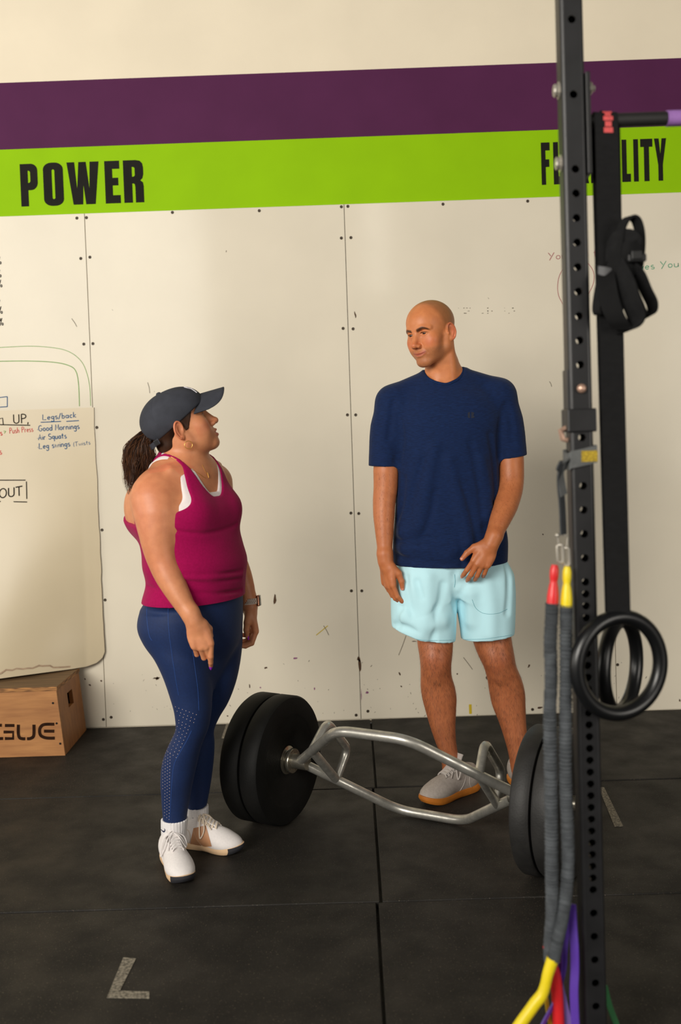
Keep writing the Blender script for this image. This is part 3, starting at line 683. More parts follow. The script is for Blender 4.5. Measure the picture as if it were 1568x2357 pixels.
# straps: over the bar, down to the ring and back up
wv = np.array([math.cos(math.radians(14)), -math.sin(math.radians(14)) * -1, 0])
def strap_path(x0, yb, ring_top, off):
    th = np.linspace(0, math.pi, 9); R = .0165 + off
    over = [(x0, yb - R * math.cos(t), bz + R * math.sin(t)) for t in th]
    bt = [(ring_top[0], ring_top[1] + (rr_ + .002) * math.cos(t) * -1, ring_top[2] + -(rr_ + .002) * math.sin(t)) for t in np.linspace(math.pi, 2 * math.pi, 2)]
    down_f = [(x0 * (1 - k) + ring_top[0] * k, (yb - R) * (1 - k) + (ring_top[1] - .006) * k, bz * (1 - k) + (ring_top[2] - .01) * k) for k in np.linspace(.02, 1, 14)]
    down_b = [(x0 * (1 - k) + ring_top[0] * k, (yb + R) * (1 - k) + (ring_top[1] + .012) * k, bz * (1 - k) + (ring_top[2] - .01) * k) for k in np.linspace(.02, 1, 14)]
    return np.array(down_f[::-1] + over + down_b)
MB().ribbon(strap_path(sx0, Yb, top1, 0.0), (1, .12, 0), .050, .0026).build('strap', m_web, g1)
P2 = strap_path(sx0 + .012, Yb + .012, top2, .004)
MB().ribbon(P2, (.9, .45, 0), .046, .0026).build('strap', m_web2, g2)
lab = [(sx0, Yb - .0205 * math.cos(t), bz + .0205 * math.sin(t)) for t in np.linspace(-.95, .9, 9)]
lab = [(sx0 + .002, Yb - .0195, bz - .026), (sx0 + .002, Yb - .0195, bz - .012)] + [(sx0 + .002, Yb - .0195 * math.cos(t), bz + .0195 * math.sin(t)) for t in np.linspace(0, 1.3, 7)]
# red print marks along the strap
zz0 = bz - .028
for k in range(5):
    a0 = -1.0 + k * .42
    seg = []
    for t in np.linspace(a0, a0 + .36, 4):
        if t < 0: seg.append((sx0 + .003, Yb - .0192, bz + t * .03))
        else: seg.append((sx0 + .003, Yb - .0192 * math.cos(t), bz + .0192 * math.sin(t)))
    mb = MB(); mb.ribbon(seg, (1, .12, 0), (.020, .014, .021, .013, .020)[k], .0004); mb.build('red_strap_print', m_redp, g1)
# buckle bundle: loop on top, rolled strap ends hanging
bc = lambda px, py, dy=0.0: at(px, py, Yb - .035 + dy)
def rib(pts, w, m, wd=(.75, -.65, 0), n=6, parent=g1, name='strap_end', th=.0045):
    return MB().ribbon(spline([bc(*p) for p in pts], n), wd, w, th).build(name, m, parent)
rib([(1416, 640), (1424, 560, -.01), (1432, 522, -.015), (1448, 500, -.02), (1464, 506, -.02), (1473, 535, -.015), (1474, 575), (1466, 640)], .026, m_web, wd=(.45, -.9, 0))
rib([(1396, 585, .008), (1415, 560, -.01), (1450, 556, -.02), (1474, 574, -.02), (1478, 600)], .05, m_web, wd=(.1, -.2, 1))
rib([(1400, 600), (1440, 600, -.02), (1470, 590, -.02)], .075, m_web2, wd=(.15, -.1, 1))
rib([(1440, 600), (1470, 630, -.02), (1488, 670, -.02), (1502, 700, -.01), (1500, 722), (1482, 728, .01), (1468, 700, .01), (1452, 660, .01)], .034, m_web, wd=(.3, -.9, .2))
rib([(1415, 600), (1440, 650, -.03), (1456, 700, -.035), (1466, 730, -.03), (1458, 752, -.02), (1436, 762, -.01), (1415, 745, 0), (1400, 700, 0)], .046, m_web, wd=(.55, -.8, .2))
rib([(1392, 610, .01), (1395, 650, -.02), (1405, 700, -.03), (1420, 735, -.03), (1434, 757, -.02)], .040, m_web2, wd=(.95, -.2, 0))
rib([(1384, 640, .01), (1377, 680, -.01), (1374, 712, -.015), (1380, 722, -.01), (1388, 700, 0)], .022, m_web, wd=(.5, -.8, 0))
rib([(1377, 628, -.006), (1392, 630, -.012), (1407, 633, -.006)], .028, m_greyl, wd=(.05, 0, 1), name='sewn_label', th=.002)
mb = MB(); c = bc(1462, 592, -.03); mb.box(c - (.016, .008, .010), c + (.022, .006, .006), .003); mb.box(c + (-.010, -.012, -.006), c + (.012, -.004, .012), .002); mb.build('cam_buckle', m_black, g1)

# ------------------------------------------------------------------ resistance tubes clipped to a webbing anchor
m_webg = mat('grey_webbing', lin(92, 94, 94), 0.8, var=0.2, scale=60, bump=.2, bscale=700)
m_webgd = mat('dark_grey_webbing', lin(52, 55, 58), 0.8, var=0.2, scale=60)
m_ylab = mat('yellow_woven_label', lin(196, 168, 40), 0.75, scale=260, col2=lin(120, 96, 20))
m_sheath = mat('grey_nylon_sheath', lin(84, 88, 92), 0.85, spec=.2, var=0.35, scale=40, bump=.15, bscale=600)
m_red = mat('red_tube_end', lin(222, 40, 44), 0.35, var=0.1)
m_yel = mat('yellow_tube_end', lin(238, 214, 30), 0.4, var=0.1)
anch = empty('anchor_strap', (PX - .02, PY - .01, zP(1250)), 'grey webbing anchor strap with yellow label looped round the upright', 'strap')
w0 = PW / 2 + .004
loop = [(PX - w0, PY - .002, zP(1062)), (PX - w0 + .004, PY - .0045, zP(1058)), (PX, PY - .005, zP(1053)), (PX + w0, PY - .005, zP(1046)), (PX + w0 + .003, PY + .02, zP(1046)), (PX + w0, PY + D_ + .004, zP(1048)), (PX - w0, PY + D_ + .004, zP(1056)), (PX - w0 - .002, PY + .02, zP(1062))]
L2 = np.array(loop + [loop[0]]); MB().ribbon(np.array(loop + [loop[0]]), (0.0, 0, 1), .036, .003).build('webbing_loop', m_webg, anch)
tail = [at(1300, 1060, PY - .006), at(1292, 1080, PY - .008), at(1290, 1110, PY - .004), at(1294, 1160, PY), at(1296, 1200, PY), at(1297, 1230, PY)]
MB().ribbon(spline(tail, 5), [(.7, .7, 0)] * 26, [.034] * 6 + [.020] * 20, .004).build('webbing_tail', m_webgd, anch)
tail2 = [at(1312, 1056, PY - .007), at(1299, 1062, PY - .009), at(1292, 1078, PY - .009), at(1291, 1100, PY - .006), at(1298, 1140, PY - .004)]
MB().ribbon(spline(tail2, 5), (.8, .6, .35), .020, .003).build('webbing_tail', m_webg, anch)
c = np.array([PX + .012, PY - .0072, zP(1051)]); MB().box(c - (.016, .0008, .0115), c + (.018, .0006, .0115), .0004).build('woven_label', m_ylab, anch)
mb = MB(); q = [at(1283, 1232, PY), at(1286, 1254, PY), at(1305, 1260, PY), at(1308, 1232, PY), at(1283, 1232, PY)]; mb.tube(fillet(q, .006, 4), .0022, 8); mb.lathe([(0, .005), (.004, .003), (.0055, 0), (.004, -.003), (0, -.005)], at(1283, 1232, PY), (1, 0, 0), 10); mb.build('d_ring', m_bolt, anch, True)

def band(label, px_top, colm, top_py, ends, path, w, tailpath, bottom_m, seed):
    e = empty('resistance_tube', at(*ends[1], PY - .012), label, 'resistance band', 'resistance tubes hanging on the anchor strap')
    # carabiner
    cc = at(*ends[0], PY - .006); mb = MB(); hh = .018
    mb.tube(fillet([cc + (-.004, 0, hh), cc + (.005, -.002, hh), cc + (.006, -.002, -hh), cc + (-.005, 0, -hh), cc + (-.006, 0, hh * .8), cc + (-.003, 0, hh)], .004, 4), .0034, 8); mb.build('carabiner', m_bolt, e, True)
    # moulded end
    a, b = at(*ends[2], PY - .012), at(*ends[3], PY - .0165); t = np.linspace(0, 1, 15)
    rad = np.interp(t, [0, .12, .3, .42, .55, .8, 1], [.0065, .0095, .0095, .0075, .010, .0125, .0125])
    mb = MB(); mb.tube([a + (b - a) * k for k in t], rad, 14); mb.build('tube_end', colm, e, True)
    # scrunched sheath
    P = spline([at(x, y, PY - .0165 + dy) for x, y, dy in path], 80); rr2 = random.Random(seed); n = len(P)
    L = np.concatenate([[0], np.cumsum(np.linalg.norm(np.diff(P, axis=0), axis=1))])
    ph = np.cumsum([rr2.uniform(.6, 1.5) for _ in range(n)]) * (L[-1] / n) / .0050 * 2 * math.pi * .95
    amp = np.interp(L, [0, .10, .5, .62, L[-1]], [.0006, .0010, .0010, .0006, .0003])
    R = w / 2 + np.sin(ph) * amp + np.array([rr2.uniform(-.0009, .0009) for _ in range(n)])
    mb = MB(); mb.tube(P, R, 16); mb.build('sheath', m_sheath, e, True)
    T = spline([at(x, y, PY - .0165 + dy) for x, y, dy in tailpath], 10)
    mb = MB(); mb.tube(T, np.interp(np.linspace(0, 1, len(T)), [0, .25, .4, 1], [.013, .0115, .0125, .013]), 12); mb.build('handle_strap', bottom_m, e, True)
    return e
band('grey sheathed resistance tube with red ends, hanging leftmost by the upright', 0, m_red, 0, [(1290, 1274), (1268, 1450), (1277, 1300), (1272, 1392)], [(1271, 1388, 0), (1270, 1420, 0), (1267, 1480, 0), (1269, 1560, 0), (1266, 1640, 0), (1267, 1760, 0), (1269, 1880, 0), (1270, 2000, 0), (1271, 2100, 0), (1266, 2180, .004), (1268, 2215, .006)], .0265, [(1264, 2178, .010), (1268, 2215, .012), (1277, 2240, .014), (1283, 2290, .016), (1288, 2400, .02), (1292, 2480, .02), (1296, 2540, .02)], m_red, 1)
band('grey sheathed resistance tube with yellow ends, against the upright', 0, m_yel, 0, [(1304, 1281), (1303, 1450), (1306, 1304), (1304, 1397)], [(1304, 1392, 0), (1303, 1430, 0), (1303, 1560, 0), (1302, 1660, 0), (1302, 1800, 0), (1306, 1900, 0), (1308, 1980, 0), (1304, 2050, -.004), (1294, 2120, -.012), (1281, 2175, -.018), (1274, 2210, -.02)], .0255, [(1273, 2206, -.02), (1262, 2240, -.022), (1250, 2285, -.024), (1228, 2315, -.026), (1180, 2385, -.03), (1150, 2450, -.02), (1140, 2530, 0)], m_yel, 2)
m_pur = mat('violet_latex_band', lin(92, 58, 168), 0.4, var=0.1); m_lil = mat('lilac_latex_band', lin(140, 110, 190), 0.4, var=0.1); m_grn = mat('green_latex_band', lin(40, 110, 60), 0.45, var=0.1); m_yth = mat('yellow_latex_band', lin(220, 190, 50), .45)
def loopband(label, pts, m, w, wd, name='loop_band'):
    mb = MB(); mb.ribbon(spline([at(x, y, PY + dy) for x, y, dy in pts], 12), wd, w, .004)
    o = mb.build(name, m); tag(o, label, 'resistance band'); return o
loopband('violet loop band twisting down behind the yellow tube end', [(1308, 2110, .02), (1303, 2160, .016), (1299, 2195, .01), (1297, 2230, .01), (1290, 2265, .005), (1280, 2300, .0), (1245, 2370, -.01), (1225, 2450, -.01), (1230, 2540, 0)], m_pur, .017, (.8, .5, .3))
loopband('pale violet loop band hanging straight, next to the red strap end', [(1289, 2215, .02), (1287, 2260, .012), (1294, 2300, .012), (1312, 2385, .012), (1316, 2460, .012), (1310, 2545, .02)], m_lil, .020, (.9, .3, 0))
loopband('violet loop band close against the lower upright', [(1316, 2080, .005), (1320, 2140, -.006), (1323, 2180, -.012), (1324, 2230, -.012), (1322, 2290, -.014), (1327, 2400, -.014), (1330, 2470, -.014), (1326, 2545, -.02)], m_pur, .018, (.8, -.5, 0))
loopband('thin green band stretching out behind the foot of the upright', [(1392, 2270, .07), (1405, 2320, .07), (1432, 2390, .07), (1450, 2440, .07), (1470, 2480, .08)], m_grn, .013, (.9, .3, 0.2))
loopband('thin yellow band curling behind the yellow tube end', [(1256, 2290, .02), (1262, 2330, .02), (1272, 2390, .02), (1276, 2460, .02), (1270, 2540, .02)], m_yth, .008, (.9, .3, 0.2))
# ------------------------------------------------------------------ bodies: smooth solids meshed from distance fields
def _pt(v): return np.asarray(v, np.float32)
class Prim:
    __slots__ = ('fn', 'lo', 'hi')
    def __init__(s, fn, lo, hi): s.fn = fn; s.lo = np.asarray(lo, float); s.hi = np.asarray(hi, float)
def cone(a, b, ra, rb):
    a, b = _pt(a), _pt(b); ab = b - a; L2 = float(ab @ ab) + 1e-12; R = max(ra, rb)
    def fn(x, y, z):
        px, py, pz = x - a[0], y - a[1], z - a[2]
        t = np.clip((px * ab[0] + py * ab[1] + pz * ab[2]) / L2, 0, 1)
        return np.sqrt((px - t * ab[0]) ** 2 + (py - t * ab[1]) ** 2 + (pz - t * ab[2]) ** 2) - (ra + t * (rb - ra))
    return Prim(fn, np.minimum(a, b) - R, np.maximum(a, b) + R)
def ell(c, r, R=None):
    c = _pt(c); r = _pt(r); R = np.eye(3, dtype=np.float32) if R is None else np.asarray(R, np.float32)
    ext = np.sqrt(((R * r) ** 2).sum(1))
    def fn(x, y, z):
        px, py, pz = x - c[0], y - c[1], z - c[2]
        q = [(px * R[0, i] + py * R[1, i] + pz * R[2, i]) for i in range(3)]
        k0 = np.sqrt(sum((q[i] / r[i]) ** 2 for i in range(3))); k1 = np.sqrt(sum((q[i] / r[i] ** 2) ** 2 for i in range(3)))
        return k0 * (k0 - 1) / (k1 + 1e-9)
    return Prim(fn, c - ext, c + ext)
def limb(pts, rad, n=5):
    P = spline(pts, n); k = len(pts); r = np.interp(np.linspace(0, k - 1, len(P)), np.arange(k), rad)
    # smooth the radii a little
    cs = [cone(P[i], P[i + 1], float(r[i]), float(r[i + 1])) for i in range(len(P) - 1)]
    def fn(x, y, z):
        d = None
        for c in cs:
            e = c.fn(x, y, z); d = e if d is None else np.minimum(d, e)
        return d
    return Prim(fn, np.min([c.lo for c in cs], 0), np.max([c.hi for c in cs], 0))
def _smooth_interp(z, Z, V):
    Z = np.asarray(Z, float); V = np.asarray(V, float); m = np.gradient(V, Z)
    i = np.clip(np.searchsorted(Z, z) - 1, 0, len(Z) - 2); h = Z[i + 1] - Z[i]; t = np.clip((z - Z[i]) / h, 0, 1)
    return ((2 * t ** 3 - 3 * t ** 2 + 1) * V[i] + (t ** 3 - 2 * t ** 2 + t) * h * m[i] + (-2 * t ** 3 + 3 * t ** 2) * V[i + 1] + (t ** 3 - t ** 2) * h * m[i + 1])
def zloft(rows, yaw=0.0, n=2.0, grow=0.0, fold=None):
    """rows (z, cx, cy, rx, ry): stacked ellipses, the lateral axis turned by yaw; d is radial"""
    rows = sorted([tuple(map(float, r)) for r in rows]); A = np.array(rows); Z = A[:, 0]
    ca, sa = math.cos(yaw), math.sin(yaw); mr = A[:, 3:5].max() + abs(grow)
    lo = [A[:, 1].min() - mr, A[:, 2].min() - mr, Z[0]]; hi = [A[:, 1].max() + mr, A[:, 2].max() + mr, Z[-1]]
    def fn(x, y, z):
        zz = np.asarray(z, float).ravel(); sh = np.shape(z)
        cx, cy, rx, ry = (_smooth_interp(zz, Z, A[:, i]).reshape(sh).astype(np.float32) for i in (1, 2, 3, 4))
        rx = rx + grow; ry = ry + grow
        px, py = x - cx, y - cy; u = px * ca + py * sa; v = -px * sa + py * ca
        if n == 2.0: rho = np.sqrt((u / rx) ** 2 + (v / ry) ** 2) + 1e-6
        else: rho = (np.abs(u / rx) ** n + np.abs(v / ry) ** n) ** (1 / n) + 1e-6
        ln = np.sqrt(u * u + v * v); d = ln * (1 - 1 / rho); d = np.where(rho < 0.3, -0.7 * np.minimum(rx, ry), d)
        ez = np.maximum(Z[0] - z, z - Z[-1]).astype(np.float32)
        return np.maximum(d, ez)
    return Prim(fn, lo, hi)
def halfspace(p, nrm, lo, hi):
    """solid on the side nrm points away from"""
    p = _pt(p); nn = _pt(nrm); nn = nn / np.linalg.norm(nn)
    return Prim(lambda x, y, z: (x - p[0]) * nn[0] + (y - p[1]) * nn[1] + (z - p[2]) * nn[2], lo, hi)
def rbox(c, h, R=None, r=0.004):
    c = _pt(c); h = _pt(h); R = np.eye(3, dtype=np.float32) if R is None else np.asarray(R, np.float32); ext = (np.abs(R) * h).sum(1)
    def fn(x, y, z):
        px, py, pz = x - c[0], y - c[1], z - c[2]
        q = [np.abs(px * R[0, i] + py * R[1, i] + pz * R[2, i]) - (h[i] - r) for i in range(3)]
        return np.sqrt(sum(np.maximum(a, 0) ** 2 for a in q)) + np.minimum(np.maximum(np.maximum(q[0], q[1]), q[2]), 0) - r
    return Prim(fn, c - ext, c + ext)
def subset(pr, extra):       # intersect a primitive with another field
    return Prim(lambda x, y, z: np.maximum(pr.fn(x, y, z), extra(x, y, z)), pr.lo, pr.hi)

class Solid:
    def __init__(s): s.ops = []; s.warp = None; s.pad = .036     # pad: how far each field is worked out for later blends
    def add(s, p, k=0.0): s.ops.append(('+', p, k, s.pad)); return s
    def cut(s, p, k=0.0): s.ops.append(('-', p, k, 0.0)); return s
    def keep(s, fn, k=0.0): s.ops.append(('&', fn, k, 0.0)); return s
    def field(s, lo, hi, h):
        ax = [np.arange(lo[i], hi[i] + h, h, dtype=np.float32) for i in range(3)]
        D = np.full([len(a) for a in ax], 0.06, np.float32)
        for op, p, k, sp in s.ops:
            if op == '&':
                d = p(ax[0][:, None, None], ax[1][None, :, None], ax[2][None, None, :]); 
                if k > 0:
                    hh = np.maximum(k - np.abs(D - d), 0) / k; D = np.maximum(D, d) + hh * hh * (k / 4)
                else: D = np.maximum(D, d)
                D = D.astype(np.float32); continue
            pad = max(k, sp) + 2.5 * h
            sl = []
            for i in range(3):
                a = int(np.floor((p.lo[i] - pad - lo[i]) / h)); b = int(np.ceil((p.hi[i] + pad - lo[i]) / h)) + 1
                sl.append(slice(max(a, 0), min(max(b, 0), len(ax[i]))))
            if any(q.stop <= q.start for q in sl): continue
            x, y, z = ax[0][sl[0]][:, None, None], ax[1][sl[1]][None, :, None], ax[2][sl[2]][None, None, :]
            d = np.asarray(p.fn(x, y, z), np.float32); E = D[tuple(sl)]
            d = np.broadcast_to(d, E.shape)
            if op == '+':
                if k > 0:
                    hh = np.maximum(k - np.abs(E - d), 0) / k; E[...] = np.minimum(E, d) - hh * hh * (k / 4)
                else: np.minimum(E, d, out=E)
            else:
                d = -d
                if k > 0:
                    hh = np.maximum(k - np.abs(E - d), 0) / k; E[...] = np.maximum(E, d) + hh * hh * (k / 4)
                else: np.maximum(E, d, out=E)
        if s.warp is not None:
            D = s.warp(D, ax[0][:, None, None], ax[1][None, :, None], ax[2][None, None, :]).astype(np.float32)
        return D, ax
    def mesh(s, lo, hi, h, skip=()):
        """surface nets; skip = list of boxes (lo, hi) left to a finer mesh"""
        lo = np.asarray(lo, float); hi = np.asarray(hi, float)
        D, ax = s.field(lo, hi, h)
        I = D < 0
        c = np.zeros(np.array(I.shape) - 1, np.uint8)
        for dx in (0, 1):
            for dy in (0, 1):
                for dz in (0, 1):
                    c += I[dx:I.shape[0] - 1 + dx, dy:I.shape[1] - 1 + dy, dz:I.shape[2] - 1 + dz]
        act = (c > 0) & (c < 8); idx = np.argwhere(act)
        if len(idx) == 0: return np.zeros((0, 3)), np.zeros((0, 4), int)
        vid = np.full(act.shape, -1, np.int64); vid[act] = np.arange(len(idx))
        cor = {}
        for dx in (0, 1):
            for dy in (0, 1):
                for dz in (0, 1): cor[dx, dy, dz] = D[idx[:, 0] + dx, idx[:, 1] + dy, idx[:, 2] + dz]
        acc = np.zeros((len(idx), 3)); cnt = np.zeros(len(idx))
        for a in cor:
            for i in range(3):
                if a[i] == 0:
                    b = list(a); b[i] = 1; b = tuple(b); va, vb = cor[a], cor[b]; m = (va < 0) != (vb < 0)
                    t = np.where(m, va / (va - vb + 1e-20), 0); p = np.array(a, float)[None].repeat(len(idx), 0); p[:, i] += t
                    acc += np.where(m[:, None], p, 0); cnt += m
        co = lo + (idx + acc / cnt[:, None]) * h
        Q = []
        for i in range(3):
            j, k = (i + 1) % 3, (i + 2) % 3
            A = np.moveaxis(I, (i, j, k), (0, 1, 2)); V = np.moveaxis(vid, (i, j, k), (0, 1, 2))
            e = A[:-1, 1:-1, 1:-1] != A[1:, 1:-1, 1:-1]; w = np.argwhere(e); s0 = A[:-1, 1:-1, 1:-1][e]
            a, b, d = w[:, 0], w[:, 1] + 1, w[:, 2] + 1
            q = np.stack([V[a, b - 1, d - 1], V[a, b, d - 1], V[a, b, d], V[a, b - 1, d]], 1)
            q[~s0] = q[~s0][:, ::-1]; Q.append(q)
        Q = np.concatenate(Q)
        if len(skip):
            cen = co[Q].mean(1); m = np.ones(len(Q), bool)
            for l, g in skip: m &= ~np.all((cen > np.asarray(l) + 1.2 * h) & (cen < np.asarray(g) - 1.2 * h), 1)
            Q = Q[m]
        return co, Q.astype(np.int64)

def relax(co, Q, it=1, f=0.5):
    E = np.concatenate([Q[:, [0, 1]], Q[:, [1, 2]], Q[:, [2, 3]], Q[:, [3, 0]]])
    for _ in range(it):
        s = np.zeros_like(co); n = np.zeros(len(co))
        for a, b in ((0, 1), (1, 0)):
            for i in range(3): s[:, i] += np.bincount(E[:, a], co[E[:, b], i], len(co))
            n += np.bincount(E[:, a], minlength=len(co))
        co = co + f * (s / np.maximum(n, 1)[:, None] - co)
    return co
def compact(co, Q):
    u, inv = np.unique(Q.ravel(), return_inverse=True); return co[u], inv.reshape(Q.shape)
def solid_mesh(S_, boxes, it=1):
    """boxes: list of (lo, hi, h), the first the coarse one, the rest finer ones inside it"""
    V = []; Qs = []; n = 0; skip = [(b[0], b[1]) for b in boxes[1:]]
    for i, (lo, hi, h) in enumerate(boxes):
        co, Q = S_.mesh(lo, hi, h, skip if i == 0 else ())
        if i > 0:   # leave no cap at the box walls
            pass
        co = relax(co, Q, it) if it else co
        co, Q = compact(co, Q); V.append(co); Qs.append(Q + n); n += len(co)
    return np.concatenate(V), np.concatenate(Qs)
def skin_obj(name, S_, boxes, m, parent, color=None, it=1):
    co, Q = solid_mesh(S_, boxes, it)
    return raw(name, co, Q, m, parent, smooth=True, colors=None if color is None else color(co))

class Frame:
    """local axes: x to the person's right, y forward, z up"""
    def __init__(s, o, R, k=1.0): s.o = np.asarray(o, float); s.R = np.asarray(R, float); s.k = k
    def p(s, v): return s.o + s.R @ (np.asarray(v, float) * s.k)
    def inv(s, co): return ((co - s.o) @ s.R) / s.k
    def cone(s, a, b, ra, rb): return cone(s.p(a), s.p(b), ra * s.k, rb * s.k)
    def ell(s, c, r, R=None): return ell(s.p(c), np.asarray(r, float) * s.k, s.R if R is None else s.R @ R)
    def limb(s, pts, rad, n=4): return limb([s.p(q) for q in pts], [r * s.k for r in rad], n)
    def rbox(s, c, h, R=None, r=.004): return rbox(s.p(c), np.asarray(h, float) * s.k, s.R if R is None else s.R @ R, r * s.k)
def head_frame(yaw, pitch, roll):
    F = np.array([math.cos(yaw) * math.cos(pitch), math.sin(yaw) * math.cos(pitch), math.sin(pitch)])
    Rr = np.array([math.sin(yaw), -math.cos(yaw), 0]); U = np.cross(Rr, F); c, s = math.cos(roll), math.sin(roll)
    return np.stack([c * Rr + s * U, F, -s * Rr + c * U], 1)

def build_head(B, H, female=False, smile=True, gape=False):
    """adds a head to solid B in frame H; returns the eye centres (local)"""
    B.add(H.ell((0, -.006, .036), (.0765, .0985, .082)), .0)
    B.add(H.ell((0, .034, .034), (.058, .0605, .056)), .035)
    B.add(H.ell((0, .040, -.035), (.0570, .050, .060)), .035)
    jw = .050 if not female else .047
    for s in (1, -1):
        B.add(H.cone((s * jw, .004, -.058), (s * .016, .070, -.099), .017 if not female else .018, .017), .022)
        B.add(H.cone((s * .060, .0, -.02), (s * jw, .004, -.06), .014, .014), .02)
        B.add(H.ell((s * .045, .060, -.026), (.020, .019, .016)), .032)          # cheekbone
        B.add(H.ell((s * .036, .062, -.055), (.019, .019, .022)), .032)          # cheek
    B.add(H.ell((0, .03, -.068), (.048, .048, .036)), .02)
    B.add(H.ell((0, .078, -.101), (.021, .0165, .017)), .018)                     # chin
    if not female:
        for s in (1, -1): B.add(H.limb([(s * .010, .0925, .016), (s * .030, .0905, .021), (s * .050, .074, .017)], [.0075, .0085, .006]), .012)
        B.add(H.ell((0, .088, .018), (.014, .009, .010)), .012)
    for s in (1, -1):
        B.cut(H.ell((s * .0315, .0985, .002), (.0185, .0150, .0105)), .010)       # socket
        B.add(H.ell((s * .0315, .0765, .0005), (.0155, .0142, .0132)), .004)      # lids
        B.add(H.limb([(s * .0165, .0885, .0035), (s * .026, .0925, .0072), (s * .038, .0895, .0068), (s * .047, .079, .001)], [.0016, .0021, .0021, .0014]), .003)
    B.add(H.ell((0, .0715 if not female else .074, -.066), (.031, .026, .026)), .018)                      # muzzle
    # nose
    B.add(H.ell((0, .088, -.020), (.0125, .020, .030)), .010)
    br = .0078 if not female else .0070
    B.add(H.limb([(0, .0905, .010), (0, .0985, -.006), (0, .1085, -.022), (0, .1155, -.036)], [br, br * .95, br * 1.08, .0100]), .011)
    B.add(H.ell((0, .1155, -.0385), (.0115, .0105, .0098)), .006)
    for s in (1, -1):
        B.add(H.ell((s * .0125, .1035, -.0425), (.0078, .0110, .0078)), .006)
        B.cut(H.ell((s * .0068, .1085, -.0505), (.0036, .0060, .0036)), .002)
    B.cut(H.cone((0, .1045, -.0545), (0, .1045, -.0605), .0018, .0028), .005)     # philtrum
    # mouth
    w = .0305 if not female else .0225; up = .0058 if smile else 0.0
    o = .0045 if gape else 0.0
    dy = 0.0 if female else -.0030
    ul = [(-w, .0875, -.0695 + up), (-.013, .0980 + dy, -.0672 + up * .3), (-.004, .1020 + dy, -.0658), (0, .1018 + dy, -.0664), (.004, .1020 + dy, -.0658), (.013, .0980 + dy, -.0672 + up * .3), (w, .0875, -.0695 + up)]
    B.add(H.limb(ul, [.0016, .0028, .0032, .0030, .0032, .0028, .0016] if not female else [.0020, .0042, .0050, .0048, .0050, .0042, .0020]), .005)
    ll = [(-w * .92, .0880, -.0715 + up - o * .3), (-.012, .0970 + dy, -.0765 - o), (0, .1000 + dy, -.0780 - o), (.012, .0970 + dy, -.0765 - o), (w * .92, .0880, -.0715 + up - o * .3)]
    B.add(H.limb(ll, [.0016, .0034, .0040, .0034, .0016] if not female else [.0020, .0048, .0058, .0048, .0020]), .005)
    if smile: o = .0016
    sl = [(-w * 1.05, .0915, -.0702 + up * 1.2), (-.012, .1015, -.0712 - o * .4), (0, .1045, -.0712 - o * .4), (.012, .1015, -.0712 - o * .4), (w * 1.05, .0915, -.0702 + up * 1.2)]
    B.cut(H.limb(sl, [.0014, .0014 + o * .45, .0014 + o * .6, .0014 + o * .45, .0014]), .0015)
    if smile:
        for s in (1, -1): B.cut(H.limb([(s * .018, .103, -.045), (s * .0285, .0965, -.056), (s * .034, .089, -.070)], [.0012, .0018, .001]), .007)
    # ears
    for s in (1, -1):
        E = rot('Y', s * 6) @ rot('Z', s * 24) @ rot('X', -12); ec_ = np.array((s * .0790, -.010, -.008))
        B.add(H.ell(ec_, (.0055, .0165, .0290), E), .006)
        P = [ec_ + E @ np.array([s * .0045, .0155 * math.cos(math.radians(a)) * (1 if a < 200 else .9), .0285 * math.sin(math.radians(a))]) for a in np.linspace(8, 262, 13)]
        B.add(H.limb(P, [.0030, .0034, .0036] + [.0036] * 7 + [.0034, .0034, .0034], 2), .0025)
        B.add(H.ell(ec_ + E @ np.array((s * .001, .005, -.0275)), (.0048, .0085, .0085), E), .005)
        B.cut(H.ell(ec_ + E @ np.array((s * .0080, .003, .000)), (.0060, .0085, .0175), E), .003)
        B.add(H.limb([ec_ + E @ np.array((s * .003, -.007, .016)), ec_ + E @ np.array((s * .004, -.0085, -.002)), ec_ + E @ np.array((s * .003, -.002, -.016))], [.0022, .0026, .0022], 2), .003)
        B.add(H.ell(ec_ + E @ np.array((s * .003, .0145, -.004)), (.0040, .0036, .0065), E), .004)
    # eye slits
    for s in (1, -1):
        B.cut(H.ell((s * .0315, .0905, -.0002), (.0128, .0070, .0028 if not female else .0030), rot('Y', s * 5)), .0008)
    return [(s * .0315, .0765, .0004) for s in (1, -1)]

def eyes(H, centres, parent, look, iris):
    out = []
    m_white = bpy.data.materials.get('eye_white') or mat('eye_white', lin(168, 150, 136), 0.25, var=0.05)
    m_iris = mat('iris', iris, 0.15, var=0.3, scale=400); m_pup = bpy.data.materials.get('pupil') or mat('pupil', lin(8, 6, 6), 0.1)
    for c in centres:
        o = H.p(c); r = .0125 * H.k; ax = np.asarray(look, float); ax = ax / np.linalg.norm(ax)
        mb = MB(); th = np.linspace(.59, math.pi, 14); mb.lathe([(r * math.sin(t), r * math.cos(t)) for t in th], o, ax, 24)
        e = mb.build('eye', m_white, parent, True); e.data.materials.append(m_iris); e.data.materials.append(m_pup)
        k = len(e.data.polygons)
        mb = MB(); mb.lathe([(r * math.sin(t), r * math.cos(t)) for t in np.linspace(.24, .60, 4)], o, ax, 24); mb.build('iris', m_iris, e, True)
        mb = MB(); mb.lathe([(r * math.sin(t), r * math.cos(t) + .0001) for t in np.linspace(0.001, .25, 4)], o, ax, 24); mb.build('pupil', m_pup, e, True)
        out.append(e)
    return out

